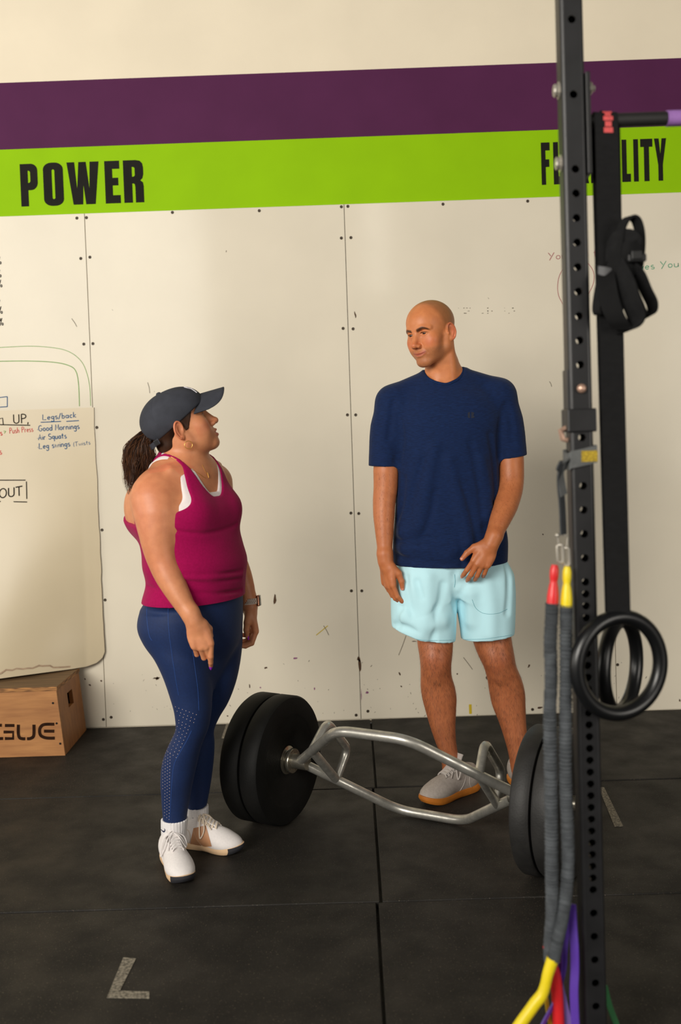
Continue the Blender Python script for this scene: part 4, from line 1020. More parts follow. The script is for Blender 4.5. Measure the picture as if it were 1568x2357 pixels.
def build_hand(B, wrist, d, n, s_thumb, curl, k=1.0, spread=(6, 2, -2, -7), thumb=None, wr=.026, blend=.010):
    """hand in solid B. d: wrist to knuckles, n: out of the back of the hand, thumb on side d x n * s_thumb.
    curl: per finger (index..little) three bend angles; returns the finger tip frames"""
    d = np.asarray(d, float); d /= np.linalg.norm(d); n = np.asarray(n, float); n = n - d * (n @ d); n /= np.linalg.norm(n)
    t = np.cross(d, n) * s_thumb; R = np.stack([t, d, n], 1); H = Frame(wrist, R, k)
    B.pad = .014
    # palm
    B.add(H.ell((.001, .050, -.001), (.040, .052, .0135)), blend)
    B.add(H.cone((.016, .012, -.001), (.026, .084, .001), .0135, .0115), blend); B.add(H.cone((-.012, .012, -.002), (-.026, .076, -.002), .0135, .0110), blend)
    B.add(H.cone((.002, .005, -.001), (.002, .085, .002), .0150, .0118), blend)
    B.add(H.cone((.0, -.03, 0), (.0, .02, 0), wr, .021), .018)
    base = [(.027, .088, .001), (.0095, .093, .0025), (-.0085, .089, .001), (-.0255, .080, -.002)]
    ln = [(.043, .026, .020), (.047, .029, .021), (.044, .027, .021), (.034, .021, .018)]
    rd = [(.0100, .0090, .0082, .0068), (.0102, .0092, .0083, .0069), (.0097, .0088, .0079, .0066), (.0087, .0078, .0070, .0060)]
    tips = []
    for f in range(4):
        p = np.array(base[f]); yaw = math.radians(spread[f]); a = 0.0; P = [p - np.array((0, .022, .001)), p]; side = np.array((math.sin(yaw), math.cos(yaw), 0))
        for j in range(3):
            a += math.radians(curl[f][j]); dr = side * math.cos(a) + np.array((0, 0, -1)) * math.sin(a); p = p + dr * ln[f][j]; P.append(p)
        up = -side * -math.sin(a) * 1.0 + np.array((0, 0, 1)) * math.cos(a); up = np.array((0, 0, 1)) * math.cos(a) + side * math.sin(a)
        for j in range(4):
            ra = rd[f][max(j - 1, 0)] if j else rd[f][0]; rb = rd[f][j]
            B.add(H.cone(P[j], P[j + 1], ra, rb), .0055 if j == 0 else .0022)
        tips.append((H.p(P[4]), R @ dr, R @ up, rd[f][3] * k))
    th = thumb or [(.026, .022, -.006), (.046, .044, -.014), (.056, .072, -.018), (.058, .098, -.020)]
    B.add(H.cone(th[0], th[1], .0160, .0135), .012); B.add(H.cone(th[1], th[2], .0125, .0108), .004); B.add(H.cone(th[2], th[3], .0108, .0078), .003)
    e = np.array(th[3]) - np.array(th[2]); e /= np.linalg.norm(e); up = np.array((.55, 0, .8)); up = up - e * (up @ e); up /= np.linalg.norm(up)
    tips.append((H.p(th[3]), R @ e, R @ up, .0078 * k)); B.pad = .036
    return H, tips
def nails(tips, m, parent, length=.012, out=0.0, sel=None):
    for i, (p, d, u, r) in enumerate(tips):
        if sel is not None and i not in sel: continue
        s = np.cross(d, u); mb = MB(); V = []; nu, nv = 6, 5
        for a in np.linspace(-1, 1, nu):
            for b in np.linspace(0, 1, nv):
                y = -.006 + (length + out) * b; tap = 1 - max(0, b - .6) * (1.6 if out else .5)
                x = a * r * .78 * tap; lift = r * (0.98 - .35 * a * a) + .0003 - max(0, y - r * .4) * .10
                V.append(p + d * y + s * x + u * lift)
        F = [(i_ * nv + j, i_ * nv + j + 1, (i_ + 1) * nv + j + 1, (i_ + 1) * nv + j) for i_ in range(nu - 1) for j in range(nv - 1)]
        V2 = [v - u * .0009 for v in V]; N = len(V)
        mb.add(V + V2, F + [tuple(N + q for q in f[::-1]) for f in F]); mb.build('fingernail', m, parent, True)

def build_shoe(heel, yaw, L, parent, mats, label=None, lean=0.0, style=0):
    """heel: ground point at the back of the sole; yaw: heading of the toe. mats: upper, sole, lace, toe, dark"""
    c, s = math.cos(yaw), math.sin(yaw); R = np.stack([np.array([s, -c, 0]), np.array([c, s, 0]), np.array([0, 0, 1.])], 1)
    k = L / .28; H = Frame((heel[0], heel[1], 0.0015), R, k); sg = style
    U = Solid()
    # upper: vamp, toe box, quarter and collar
    U.add(H.ell((.002, .212, .034), (.0485, .064, .031)), 0)
    U.add(H.ell((.003, .165, .042), (.0445, .075, .038)), .03)
    U.add(H.limb([(0, .185, .050), (0, .145, .068), (0, .105, .088), (0, .082, .104)], [.026, .030, .032, .030]), .03)
    U.add(H.ell((0, .070, .045), (.037, .070, .045)), .03)
    U.add(H.ell((0, .048, .070), (.033, .042, .042)), .025)
    U.cut(H.ell((0, .052, .128), (.028, .040, .034)), .006)
    U.keep(lambda x, y, z: np.float32(.010 * k) - z + x * 0 + y * 0)
    lo = H.p((0, .12, 0)) - np.array([.22, .22, 0.0]); hi = H.p((0, .12, 0)) + np.array([.22, .22, .17]); lo[2] = -.004
    co, Q = U.mesh(lo, hi, .0030); co = relax(co, Q, 1); co, Q = compact(co, Q)
    up = raw('shoe', co, Q, mats['upper'], parent, smooth=True)
    if label: up['label'] = label
    # sole outline lofted through three heights
    def outline(g, z, rocker):
        pts = [(0, -.002), (.022, .004), (.032, .030), (.034, .075), (.037, .115), (.047, .165), (.051, .205), (.045, .245), (.024, .272), (0, .281), (-.026, .268), (-.044, .235), (-.048, .195), (-.043, .150), (-.037, .105), (-.035, .070), (-.032, .030), (-.022, .004)]
        q = spline([(x, y, 0) for x, y in pts + [pts[0]]], 4)[:-1]; cen = np.array((0, .14, 0)); out = []
        for v in q:
            r = v - cen; r = r * (1 + g / np.linalg.norm(r)); v = cen + r; zz = z + (max(0, v[1] - .20) ** 2 * 2.6 if rocker else max(0, v[1] - .20) ** 2 * 1.8)
            out.append(H.p((v[0], v[1], zz)))
        return out
    lays = [outline(-.006, 0, 1), outline(.0, .006, 1), outline(.003, .016, 0), outline(.001, .026, 0), outline(-.006, .028, 0)]
    n = len(lays[0]); V = sum(lays, []); F = [(i * n + j, i * n + (j + 1) % n, (i + 1) * n + (j + 1) % n, (i + 1) * n + j) for i in range(4) for j in range(n)] + [tuple(range(n))[::-1], tuple(4 * n + j for j in range(n))]
    so = raw('sole', V, F, mats['sole'], up, smooth=False); so.data.polygons.foreach_set('use_smooth', np.ones(len(F), bool)); so.data.set_sharp_from_angle(angle=math.radians(50)); so['label'] = mats['sole_label']
    if mats.get('toe'):
        idx = [j for j in range(n) if H.inv(np.array([lays[2][j]]))[0][1] > .238]
        m0 = [j for j in idx]
        lo_ = [lays[1][j] for j in m0]; V = []; 
        for j in m0:
            for q in (lays[0][j], lays[1][j], lays[2][j], lays[3][j]):
                r = q - H.p((0, .14, .012)); r[2] = 0; V.append(q + r / np.linalg.norm(r) * .0016)
        order = np.argsort([math.atan2(*(H.inv(np.array([V[4 * i]]))[0][[0, 1]] - np.array([0, .2]))) for i in range(len(m0))])
        V = sum([V[4 * i:4 * i + 4] for i in order], []); F = [(4 * i + j, 4 * i + 4 + j, 4 * i + 5 + j, 4 * i + 1 + j) for i in range(len(m0) - 1) for j in range(3)]
        raw('toe_bumper', V, F, mats['toe'], up, smooth=True)
    # tongue and laces
    bv_ = BVHTree.FromPolygons([Vector(c) for c in co], [tuple(map(int, q)) for q in Q])
    def drop(x, y, off=.0016):
        p = H.p((x, y, .2)); h = bv_.ray_cast(Vector(p), Vector((0, 0, -1)))
        if h[0] is None: return H.p((x, y, .10))
        n = np.array(h[1]); n = n if n[2] > 0 else -n; return np.array(h[0]) + n * off
    T = [drop(x * 0, y, .003) for x, y in [(0, .172), (0, .150), (0, .130), (0, .112)]] + [H.p(q) for q in [(0, .100, .126), (0, .092, .142), (0, .086, .152)]]
    mb = MB(); T = spline(T, 4); mb.ribbon(T, H.R[:, 0], np.linspace(.034, .038, len(T)) * k, .0045); mb.build('tongue', mats['tongue'], up)
    mb = MB()
    for sgn in (1, -1): mb.tube([drop(sgn * (.020 + .004 * (.18 - y) / .08), y, .0005) for y in np.linspace(.180, .098, 12)], .0022 * k, 6)
    mb.build('eyestay', mats['upper'], up, True)['kind'] = 'stuff'
    for i in range(6):
        t = i / 5; y = .174 - .070 * t; hw = .021 + .004 * t
        mb = MB(); mb.tube([drop(hw * u, y - .004 * (1 - u * u), .0052 * (1 - abs(u) ** 3) + .0010) for u in np.linspace(-1, 1, 11)], .0024 * k, 7)
        mb.tube([drop(hw * u, y - .004 + .008 * u, .0066 * (1 - abs(u) ** 3) + .0012) for u in np.linspace(-1, 1, 11)], .0022 * k, 7)
        mb.build('lace', mats['lace'], up, True)['kind'] = 'stuff'
    kn = drop(0, .108, .010)
    for sgn in (1, -1):
        mb = MB(); o1, o2, o3 = drop(sgn * .024, .112, .012), drop(sgn * .044, .124, .007), drop(sgn * .036, .136, .006)
        mb.tube(spline([kn, o1, o2, o3, drop(sgn * .018, .122, .010), kn], 6), .0025 * k, 7); mb.build('lace_bow', mats['lace'], up, True)
        mb = MB(); mb.tube(spline([kn, drop(sgn * .012, .124, .010), drop(sgn * .022, .146, .006), drop(sgn * .030, .162, .005)], 5), .0022 * k, 7); mb.build('lace_end', mats['lace'], up, True)
    # stitched overlay lines on the quarter
    mb = MB()
    for sgn in (1, -1):
        for pts in ([(.050, .130, .020), (.050, .105, .050), (.050, .090, .075)], [(.05, .06, .022), (.05, .075, .045), (.05, .07, .075), (.05, .045, .085)]):
            P = []
            for q in spline(pts, 5):
                o_ = H.p((sgn * .12, q[1], q[2])); h = bv_.ray_cast(Vector(o_), Vector(-sgn * H.R[:, 0]))
                if h[0] is not None: P.append(np.array(h[0]) + H.R[:, 0] * sgn * .0004)
            if len(P) > 3: mb.tube(P, .0011, 5)
    if mb.n: mb.build('overlay_stitching', mats['lace'], up, True)['kind'] = 'stuff'
    return up, H
# ------------------------------------------------------------------ the man
from mathutils.bvhtree import BVHTree
def rows_px(rows):
    """(py, x_left, x_right, Y, ry) -> zloft rows"""
    out = []
    for py, xl, xr, Y, ry in rows:
        a, b = at(xl, py, Y), at(xr, py, Y); out.append(((a[2] + b[2]) / 2, (a[0] + b[0]) / 2, Y, (b[0] - a[0]) / 2, ry))
    return out
def bvh_of(*objs):
    V = []; F = []
    for o in objs:
        n = len(V); mw = o.matrix_world
        V += [Vector(o.data.vertices[i].co) for i in range(len(o.data.vertices))]; F += [tuple(n + i for i in p.vertices) for p in o.data.polygons]
    return BVHTree.FromPolygons(V, F)
def on_surface(bvh, px, py, off=.001):
    d = at(px, py, 0.0) - CAM; d = d / np.linalg.norm(d); h = bvh.ray_cast(Vector(CAM), Vector(d))
    if h[0] is None: return None
    n = np.array(h[1]); n = n if n @ d < 0 else -n
    return np.array(h[0]) + n * off, n
def surf_line(bvh, pts, r, name, m, parent, n=8, seg=6, off=.0):
    P = [on_surface(bvh, x, y, off) for x, y, *_ in spline([(x, y, 0) for x, y in pts], n)]; P = [q[0] for q in P if q is not None]
    if len(P) < 3: return None
    mb = MB(); mb.tube(P, r, seg); return mb.build(name, m, parent, True)
def gauss(x, c, s): return np.exp(-((x - c) / s) ** 2)

m_skin = mat('skin', (1, 1, 1, 1), 0.46, var=0.16, scale=38, bump=0.06, bscale=420, attr=True, sss=0.06, spec=0.42)
man = empty('person', at(1075, 1800, -.95) * (1, 1, 0), 'tall bald person in navy tee and pale aqua shorts, standing beyond the trap bar', 'person')
HM_ = Frame((.309, -.970, 1.7397), head_frame(-2.3273, -.1404, -.0765), 1.016)
YB = -.95
B = Solid()
leg_r = rows_px([(1300, 945, 1036, -.96, .068), (1400, 956, 1036, -.965, .068), (1450, 960, 1042, -.972, .066), (1479, 961, 1043, -.975, .066), (1511, 966, 1041, -.985, .062), (1530, 968, 1039, -.988, .060), (1556, 968.5, 1040, -.98, .055), (1583, 968.6, 1047.5, -.965, .056), (1605, 972, 1051, -.958, .058), (1634, 979.5, 1050, -.955, .055), (1674, 991, 1048.6, -.962, .046), (1705, 1001.6, 1050, -.968, .040), (1738, 1013.5, 1055, -.972, .037), (1766, 1018, 1061, -.972, .042), (1790, 1018, 1066, -.975, .05)])
leg_l = rows_px([(1300, 1058, 1150, -.94, .068), (1400, 1076, 1166, -.94, .068), (1440, 1084, 1174, -.943, .067), (1470, 1088, 1177, -.945, .067), (1507, 1101, 1183.5, -.952, .062), (1532, 1113, 1188, -.952, .060), (1562, 1122, 1200, -.94, .055), (1593, 1127, 1208, -.925, .057), (1624, 1134, 1209.5, -.92, .056), (1654, 1146, 1210.5, -.922, .050), (1695, 1160, 1213, -.93, .042), (1736, 1171, 1215, -.935, .037), (1770, 1176, 1220, -.935, .042), (1795, 1178, 1224, -.935, .05)])
B.add(zloft(leg_r, n=2.2)).add(zloft(leg_l, n=2.2), .004)
for px, py, Y, r in [(1003, 1517, -1.030, .024), (1146, 1517, -.995, .024)]:
    B.add(ell(at(px, py, Y), (.030, .020, .034)), .035)
for px, py, Y in [(1004, 1548, -1.022), (1150, 1552, -.985)]: B.add(ell(at(px, py, Y), (.018, .014, .024)), .03)
B.add(zloft(rows_px([(1352, 960, 1130, -.95, .060), (1300, 935, 1145, -.95, .085), (1200, 930, 1142, -.95, .10), (1100, 930, 1140, -.95, .11), (1000, 925, 1145, -.95, .115), (940, 940, 1130, -.95, .10), (905, 985, 1080, -.95, .07)]), n=2.3), .05)
# neck and shoulders
B.add(limb([at(1026, 890, -.93), at(1022, 850, -.945), HM_.p((0, -.012, -.062)), HM_.p((0, -.012, -.02))], [.068, .062, .059, .060]), .02)
B.add(cone(at(1040, 868, -.925), at(1110, 897, -.94), .040, .045), .03); B.add(cone(at(1000, 872, -.925), at(935, 910, -.94), .040, .045), .03)
for sx in (1, -1): B.add(cone(HM_.p((sx * .058, -.02, -.045)), at(1022 - sx * 16, 880, -.985), .012, .008), .03)
def limb_px(pts): return limb([at(a, b, c) for a, b, c, _ in pts], [q[3] for q in pts])
B.add(limb_px([(905, 945, -.96, .044), (890, 1040, -.965, .043), (889, 1072, -.968, .047), (889, 1085, -.97, .0485), (888, 1120, -.975, .0455), (885, 1150, -.98, .043), (884, 1185, -.99, .0405), (885, 1225, -1.005, .0345), (886, 1262, -1.018, .0280), (888, 1292, -1.028, .0265)]), .012)
B.add(limb_px([(1140, 930, -.95, .043), (1172, 1020, -.955, .043), (1176, 1050, -.958, .048), (1176, 1065, -.96, .0495), (1177, 1100, -.97, .0475), (1174, 1130, -.99, .0465), (1164, 1165, -1.03, .0445), (1150, 1200, -1.075, .0375), (1138, 1230, -1.105, .0300), (1130, 1252, -1.118, .0275)]), .012)
build_head(B, HM_)
hl, tl = build_hand(B, at(1131, 1250, -1.120), (-.50, -.10, -.86), (-.10, -1, .12), 1, [(22, 24, 16), (26, 28, 18), (30, 30, 20), (34, 30, 20)], 1.0, (7, 2, -3, -9), thumb=[(.024, .020, -.004), (.046, .042, -.006), (.060, .072, -.006), (.066, .100, -.004)], wr=.0275)
hr, tr = build_hand(B, at(888, 1294, -1.030), (.10, -.05, -.99), (-.80, -.60, 0), -1, [(14, 26, 18), (20, 32, 20), (26, 36, 22), (30, 38, 22)], 1.0, (4, 1, -2, -6), thumb=[(.022, .022, -.010), (.038, .046, -.022), (.043, .076, -.028), (.040, .103, -.030)], wr=.0265)
def man_col(co):
    base = np.array(lin(210, 132, 82)[:3]); n = len(co); C = np.tile(base, (n, 1)); q = HM_.inv(co)
    hd = (q[:, 2] > -.14) & (np.abs(q[:, 0]) < .11) & (np.abs(q[:, 1]) < .15)
    def mixc(w, col):
        nonlocal C
        w = np.clip(w, 0, 1)[:, None]; C = C * (1 - w) + np.array(lin(*col)[:3]) * w
    rs = np.random.RandomState(4); jit = rs.normal(0, 1, n)
    x, y, z = q[:, 0], q[:, 1], q[:, 2]; ax = np.abs(x)
    front = np.clip((y - .04) / .02, 0, 1) * hd
    # scalp stubble, beard shadow
    scalp = hd * np.clip((.040 - y + .30 * (z - .06)) / .022, 0, 1) * np.clip((z + .012 - np.clip(y, 0, .1) * .3) / .018, 0, 1)
    mixc(scalp * (.60 + .04 * jit), (136, 92, 54))
    beard = hd * np.clip((-.048 - z - np.clip(.02 - y, 0, .1) * .2) / .012, 0, 1) * np.clip((y + .0) / .03, 0, 1) * np.clip((z + .128) / .015, 0, 1)
    mixc(beard * (.38 + .06 * jit), (122, 90, 68))
    mixc(front * .40 * np.exp(-((ax - .048) / .022) ** 2 - ((z + .032) / .020) ** 2), (206, 96, 68))          # cheeks
    mixc(front * .35 * np.exp(-(x / .016) ** 2 - ((z + .036) / .016) ** 2) * (y > .095), (205, 100, 72))   # nose
    # lips
    zl = z + .0718 - np.clip(ax - .006, 0, 1) * .30
    lip = front * np.exp(-(zl / .0070) ** 4) * np.clip((.0290 - ax) / .004, 0, 1) * (y > .080)
    mixc(lip * .70, (186, 88, 72))
    mixc(front * np.exp(-((zl + .0005) / .0012) ** 2) * np.clip((.0315 - ax) / .003, 0, 1) * .75, (92, 44, 36))
    # brows
    bz = .0128 + .0075 * np.clip((ax - .012) / .022, 0, 1) - .011 * np.clip((ax - .034) / .02, 0, 1) ** 1.5
    brow = front * np.exp(-((z - bz) / (.0060 - .0024 * np.clip((ax - .02) / .035, 0, 1))) ** 4) * np.clip((ax - .009) / .004, 0, 1) * np.clip((.056 - ax) / .006, 0, 1)
    mixc(brow * (.90 + .05 * jit), (50, 30, 20))
    lash = front * np.exp(-((ax - .0315) / .0155) ** 6) * np.exp(-((z - .0048 + (ax - .0315) ** 2 * 14) / .0018) ** 2)
    mixc(lash * .8, (52, 32, 22))
    mixc(front * .25 * np.exp(-((ax - .0315) / .018) ** 2 - ((z + .010) / .008) ** 2), (160, 92, 66))
    ear = hd * np.clip((ax - .077) / .006, 0, 1) * (y < .03); mixc(ear * .5, (214, 106, 76))
    # limbs a little redder and browner, knees too
    low = co[:, 2] < .75
    mixc(low * .62, (154, 86, 56))
    for px, py, Y in [(1003, 1520, -1.03), (1147, 1520, -.99)]:
        c = at(px, py, Y); d = np.linalg.norm(co - c, axis=1); mixc(.35 * np.exp(-(d / .045) ** 2), (150, 76, 56))
    arm = (co[:, 2] < 1.32) & (co[:, 2] > .75); mixc(arm * .45, (168, 94, 56))
    for tips in (tl, tr):
        for p, *_ in tips: mixc(.35 * np.exp(-(np.linalg.norm(co - p, axis=1) / .014) ** 2), (214, 124, 96))
    return C
hlo, hhi = HM_.p((0, 0, 0)) - .135, HM_.p((0, 0, 0)) + .135
bx1 = (at(1131, 1250, -1.12) + (-.155, -.10, -.19), at(1131, 1250, -1.12) + (.06, .10, .012))
bx2 = (at(888, 1294, -1.03) + (-.08, -.11, -.21), at(888, 1294, -1.03) + (.10, .09, .012))
body = skin_obj('body', B, [((-.02, -1.27, .02), (.82, -.70, 1.90), .0042), (hlo, hhi, .0017), (bx1[0], bx1[1], .0018), (bx2[0], bx2[1], .0018)], m_skin, man, man_col, it=1)
ec = build_head(Solid(), HM_)
eyes(HM_, ec, man, HM_.R @ np.array((-.06, 1, -.08)), lin(56, 38, 26))
m_nail = mat('natural_nail', lin(222, 150, 126), 0.3, var=0.05)
nails(tl, m_nail, man, .011, 0.0); nails(tr, m_nail, man, .011, 0.0)

# tee shirt
m_tee = mat('heathered_navy_jersey', lin(15, 38, 80), 0.85, scale=60, col2=lin(10, 28, 62), stretch=(1, 1, 9), detail=6, bump=.12, bscale=500, spec=.2, sheen=.08)
m_collar = mat('navy_rib_collar', lin(16, 38, 78), 0.85, var=.2, scale=90, spec=.2)
T = Solid()
T.add(zloft(rows_px([(1334, 906, 1166, -.95, .134), (1292, 905, 1168, -.95, .131), (1240, 905, 1168, -.95, .124), (1200, 908, 1160, -.95, .124), (1150, 911, 1153, -.95, .126), (1080, 913, 1148, -.95, .131), (1010, 909, 1150, -.95, .134), (960, 905, 1156, -.95, .128), (920, 915, 1145, -.945, .105), (885, 955, 1095, -.935, .078), (862, 985, 1062, -.93, .06)]), n=2.35))
T.add(cone(at(1000, 876, -.93), at(905, 925, -.945), .050, .062), .045); T.add(cone(at(1048, 872, -.93), at(1148, 908, -.94), .050, .060), .045)
def flat_end(pr, p, nrm):
    p = _pt(p); nn = _pt(nrm) / np.linalg.norm(nrm)
    return subset(pr, lambda x, y, z: (x - p[0]) * nn[0] + (y - p[1]) * nn[1] + (z - p[2]) * nn[2])
T.add(flat_end(limb_px([(907, 930, -.950, .064), (893, 985, -.955, .066), (886, 1040, -.962, .0595), (883, 1110, -.968, .0570)]), at(884, 1073, -.965), (-.05, 0, -1)), .03)
T.add(flat_end(limb_px([(1148, 915, -.945, .064), (1164, 970, -.95, .066), (1175, 1020, -.955, .058), (1182, 1095, -.958, .0550)]), at(1178, 1053, -.957), (.13, 0, -1)), .03)
# fold lines pressed into the cloth
def groove(pts, w, d, k=.018): T.cut(limb([at(x, y, Y) for x, y, Y in pts], [w] * len(pts)), k)
YF = -1.0845
def grv(pts, dep=.0035, r=.010, k=.016):
    out = []
    for x, y in pts:
        p = on_surface(tee0, x, y, r - dep); 
        if p is not None: out.append(p[0])
    if len(out) > 1: T.cut(limb(out, [r] * len(out), 4), k)
def rdg(pts, up=.004, r=.012, k=.03):
    out = []
    for x, y in pts:
        p = on_surface(tee0, x, y, up - r)
        if p is not None: out.append(p[0])
    if len(out) > 1: T.add(limb(out, [r] * len(out), 4), k)
co0, Q0 = T.mesh((-.05, -1.2, .80), (.80, -.70, 1.66), .012)
tee0 = BVHTree.FromPolygons([Vector(c) for c in co0], [tuple(map(int, q)) for q in Q0])
for g in [[(1083, 1020), (1098, 1080), (1108, 1150), (1116, 1215)], [(1060, 1110), (1088, 1190), (1098, 1255)], [(1128, 1000), (1138, 1070), (1140, 1150), (1132, 1210)], [(940, 1180), (952, 1130), (975, 1060)], [(1000, 1130), (990, 1190), (965, 1250)], [(912, 1243), (945, 1248), (990, 1240)], [(908, 1275), (950, 1290), (1010, 1298), (1060, 1309)], [(915, 1060), (926, 1010), (918, 960)], [(1150, 1050), (1152, 990), (1160, 940)], [(895, 1010), (902, 960), (906, 925)], [(1180, 1020), (1176, 970), (1166, 930)], [(1062, 1190), (1063, 1250), (1064, 1300)], [(930, 1100), (925, 1160), (915, 1195)], [(1120, 1130), (1150, 1185), (1160, 1230)]]: grv(g)
for g in [[(965, 1200), (985, 1110), (1000, 1030)], [(1035, 1060), (1060, 1160), (1078, 1250)], [(1110, 1060), (1124, 1130), (1125, 1190)], [(930, 1262), (980, 1262), (1030, 1276)], [(925, 1225), (960, 1215)]]: rdg(g)
# hems and neck opening
hemz = float(at(1040, 1296, -.95)[2])
T.keep(lambda x, y, z: (hemz + .010 * np.sin(9 * x + .6) * .6 + .018 * (x - .3)) - z + y * 0)
nk = at(1022, 862, -.955)
Rn = rot('X', -24) @ rot('Y', 2)
T.cut(ell(at(1021, 842, -.975), (.083, .085, .060), rot('X', 18)), .004)
T.cut(cone(at(1022, 900, -.94), at(1022, 820, -.95), .066, .070), .004)
shirt = skin_obj('tee_shirt', T, [((-.03, -1.16, .76), (.78, -.72, 1.67), .0036)], m_tee, man, it=3); shirt['label'] = 'heathered navy short-sleeved tee shirt'
bv = bvh_of(shirt)
bvb = bvh_of(body); P = []
for th in np.linspace(math.radians(183), math.radians(-8), 46):
    for r in np.arange(14, 110, .8):
        x, y = 1022 + r * math.cos(th), 846 + r * math.sin(th) * .9
        qs, qb = on_surface(bv, x, y, 0), on_surface(bvb, x, y, 0)
        if qs is not None and (qb is None or np.linalg.norm(qs[0] - CAM) < np.linalg.norm(qb[0] - CAM)):
            P.append(qs[0] + qs[1] * .0005); break
P = np.array(P); P[1:-1] = (P[:-2] + P[1:-1] + P[2:]) / 3; P[1:-1] = (P[:-2] + P[1:-1] + P[2:]) / 3
mb = MB(); mb.tube(P + np.array((0, -.001, -.0030)), np.full(len(P), .0062), 10); mb.build('collar', m_collar, shirt, True)
m_logo = mat('black_print', lin(14, 22, 44), 0.6)
lg = [on_surface(bv, x, y, .0006) for x, y in [(1076, 954), (1079, 949), (1083, 949), (1083, 961), (1078, 962)]]
for quad in [[(1077, 950), (1082, 948), (1082, 963), (1077, 961)], [(1085, 948), (1092, 950), (1090, 956), (1093, 961), (1085, 963)]]:
    q = [on_surface(bv, x, y, .0008) for x, y in quad]
    if all(a is not None for a in q):
        V = [a[0] for a in q] + [a[0] - a[1] * .001 for a in q]; n = len(q)
        raw('chest_logo', V, [tuple(range(n))] + [(i, n + i, n + (i + 1) % n, (i + 1) % n) for i in range(n)], m_logo, shirt)

# shorts
m_short = mat('pale_aqua_nylon', lin(196, 240, 250), 0.75, var=0.06, scale=8, bump=.04, bscale=300, spec=.3)
G = Solid()
sr = rows_px([(1262, 935, 1045, -.955, .090), (1290, 921, 1046, -.958, .102), (1322, 906, 1049, -.96, .108), (1345, 902, 1050, -.962, .110), (1400, 900, 1051, -.965, .108), (1450, 903, 1050, -.968, .104), (1486, 908, 1048, -.97, .102), (1500, 910, 1048, -.97, .102)])
sl_ = rows_px([(1262, 1040, 1150, -.945, .090), (1290, 1043, 1164, -.945, .102), (1322, 1045, 1182, -.945, .108), (1345, 1046, 1185, -.945, .110), (1400, 1052, 1186, -.945, .108), (1450, 1060, 1184, -.945, .104), (1486, 1063, 1181, -.945, .102), (1500, 1064, 1180, -.945, .102)])
G.add(zloft(sr, n=2.3)).add(zloft(sl_, n=2.3), .012)
G.add(zloft(rows_px([(1250, 938, 1148, -.95, .090), (1290, 924, 1160, -.952, .102), (1322, 918, 1168, -.952, .106), (1345, 930, 1160, -.952, .106), (1372, 960, 1130, -.952, .095)]), n=2.4), .02)
co0, Q0 = G.mesh((-.05, -1.15, .55), (.80, -.75, 1.0), .012)
tee0 = BVHTree.FromPolygons([Vector(c) for c in co0], [tuple(map(int, q)) for q in Q0]); T_keep = T; T = G
for g in [[(1020, 1345), (1010, 1390), (975, 1420), (950, 1425)], [(935, 1330), (940, 1380), (949, 1418)], [(908, 1440), (935, 1440), (965, 1452)], [(1046, 1322), (1047, 1355), (1048, 1400)], [(1075, 1320), (1062, 1340), (1052, 1348)], [(1090, 1322), (1070, 1352), (1054, 1378)], [(1165, 1300), (1172, 1360), (1168, 1410)], [(1003, 1400), (1000, 1450), (995, 1478)], [(962, 1340), (975, 1375)], [(925, 1400), (915, 1440)]]: grv(g, .0045, .010, .018)
for g in [[(985, 1330), (985, 1400), (970, 1460)], [(1120, 1330), (1130, 1400), (1130, 1460)], [(930, 1420), (980, 1440), (1020, 1430)], [(1085, 1370), (1082, 1430)]]: rdg(g, .004, .014, .035)
T = T_keep
hz0 = float(at(1000, 1467, -.965)[2]); hz1 = float(at(1120, 1463, -.945)[2]); xm = float(at(1056, 1470, -.955)[0])
G.keep(lambda x, y, z: np.where(x < xm, hz0 - (x - xm + .09) * .16 + np.maximum(xm - .150 - x, 0) * .22, hz1 + (x - xm - .1) * .07).astype(np.float32) - z + y * 0)
shorts = skin_obj('shorts', G, [((-.02, -1.12, .56), (.78, -.78, 1.02), .0036)], m_short, man, it=2); shorts['label'] = 'pale aqua nylon shorts'
bs = bvh_of(shorts); m_seam = mat('aqua_stitching', lin(120, 178, 190), .8)
surf_line(bs, [(905, 1446), (925, 1458), (950, 1469), (985, 1474), (1045, 1473)], .0009, 'hem_stitch', m_seam, shorts)
surf_line(bs, [(1065, 1472), (1110, 1471), (1150, 1466), (1179, 1461)], .0009, 'hem_stitch', m_seam, shorts)
surf_line(bs, [(1087, 1380), (1096, 1400), (1115, 1412), (1145, 1412), (1168, 1402)], .0009, 'pocket_seam', m_seam, shorts)
surf_line(bs, [(1047, 1322), (1048, 1340), (1046, 1352)], .0011, 'fly_seam', m_seam, shorts)

# shoes
m_grey = mat('grey_knit_upper', lin(170, 160, 152), .8, var=.14, scale=120, bump=.25, bscale=700)
m_gum = mat('gum_rubber_sole', lin(196, 118, 40), .5, var=.2, scale=30)
m_lace = mat('pale_grey_lace', lin(196, 188, 182), .8, var=.1, scale=200)
ms = dict(upper=m_grey, sole=m_gum, lace=m_lace, tongue=m_lace, sole_label='orange gum rubber sole', toe=None)
hd = np.array((-.80, -.60)); toe = np.array((.208, -1.108)); L = .280; heel = toe - hd * L
build_shoe(heel, math.atan2(hd[1], hd[0]), L, man, ms, 'grey knit training shoe under the bar')
hd2 = np.array((.35, -.94)); an = at(1200, 1775, -.935); build_shoe((an[0] - hd2[0] * .075, an[1] - hd2[1] * .075), math.atan2(hd2[1], hd2[0]), L, man, ms, 'grey knit training shoe behind the bumper plate')

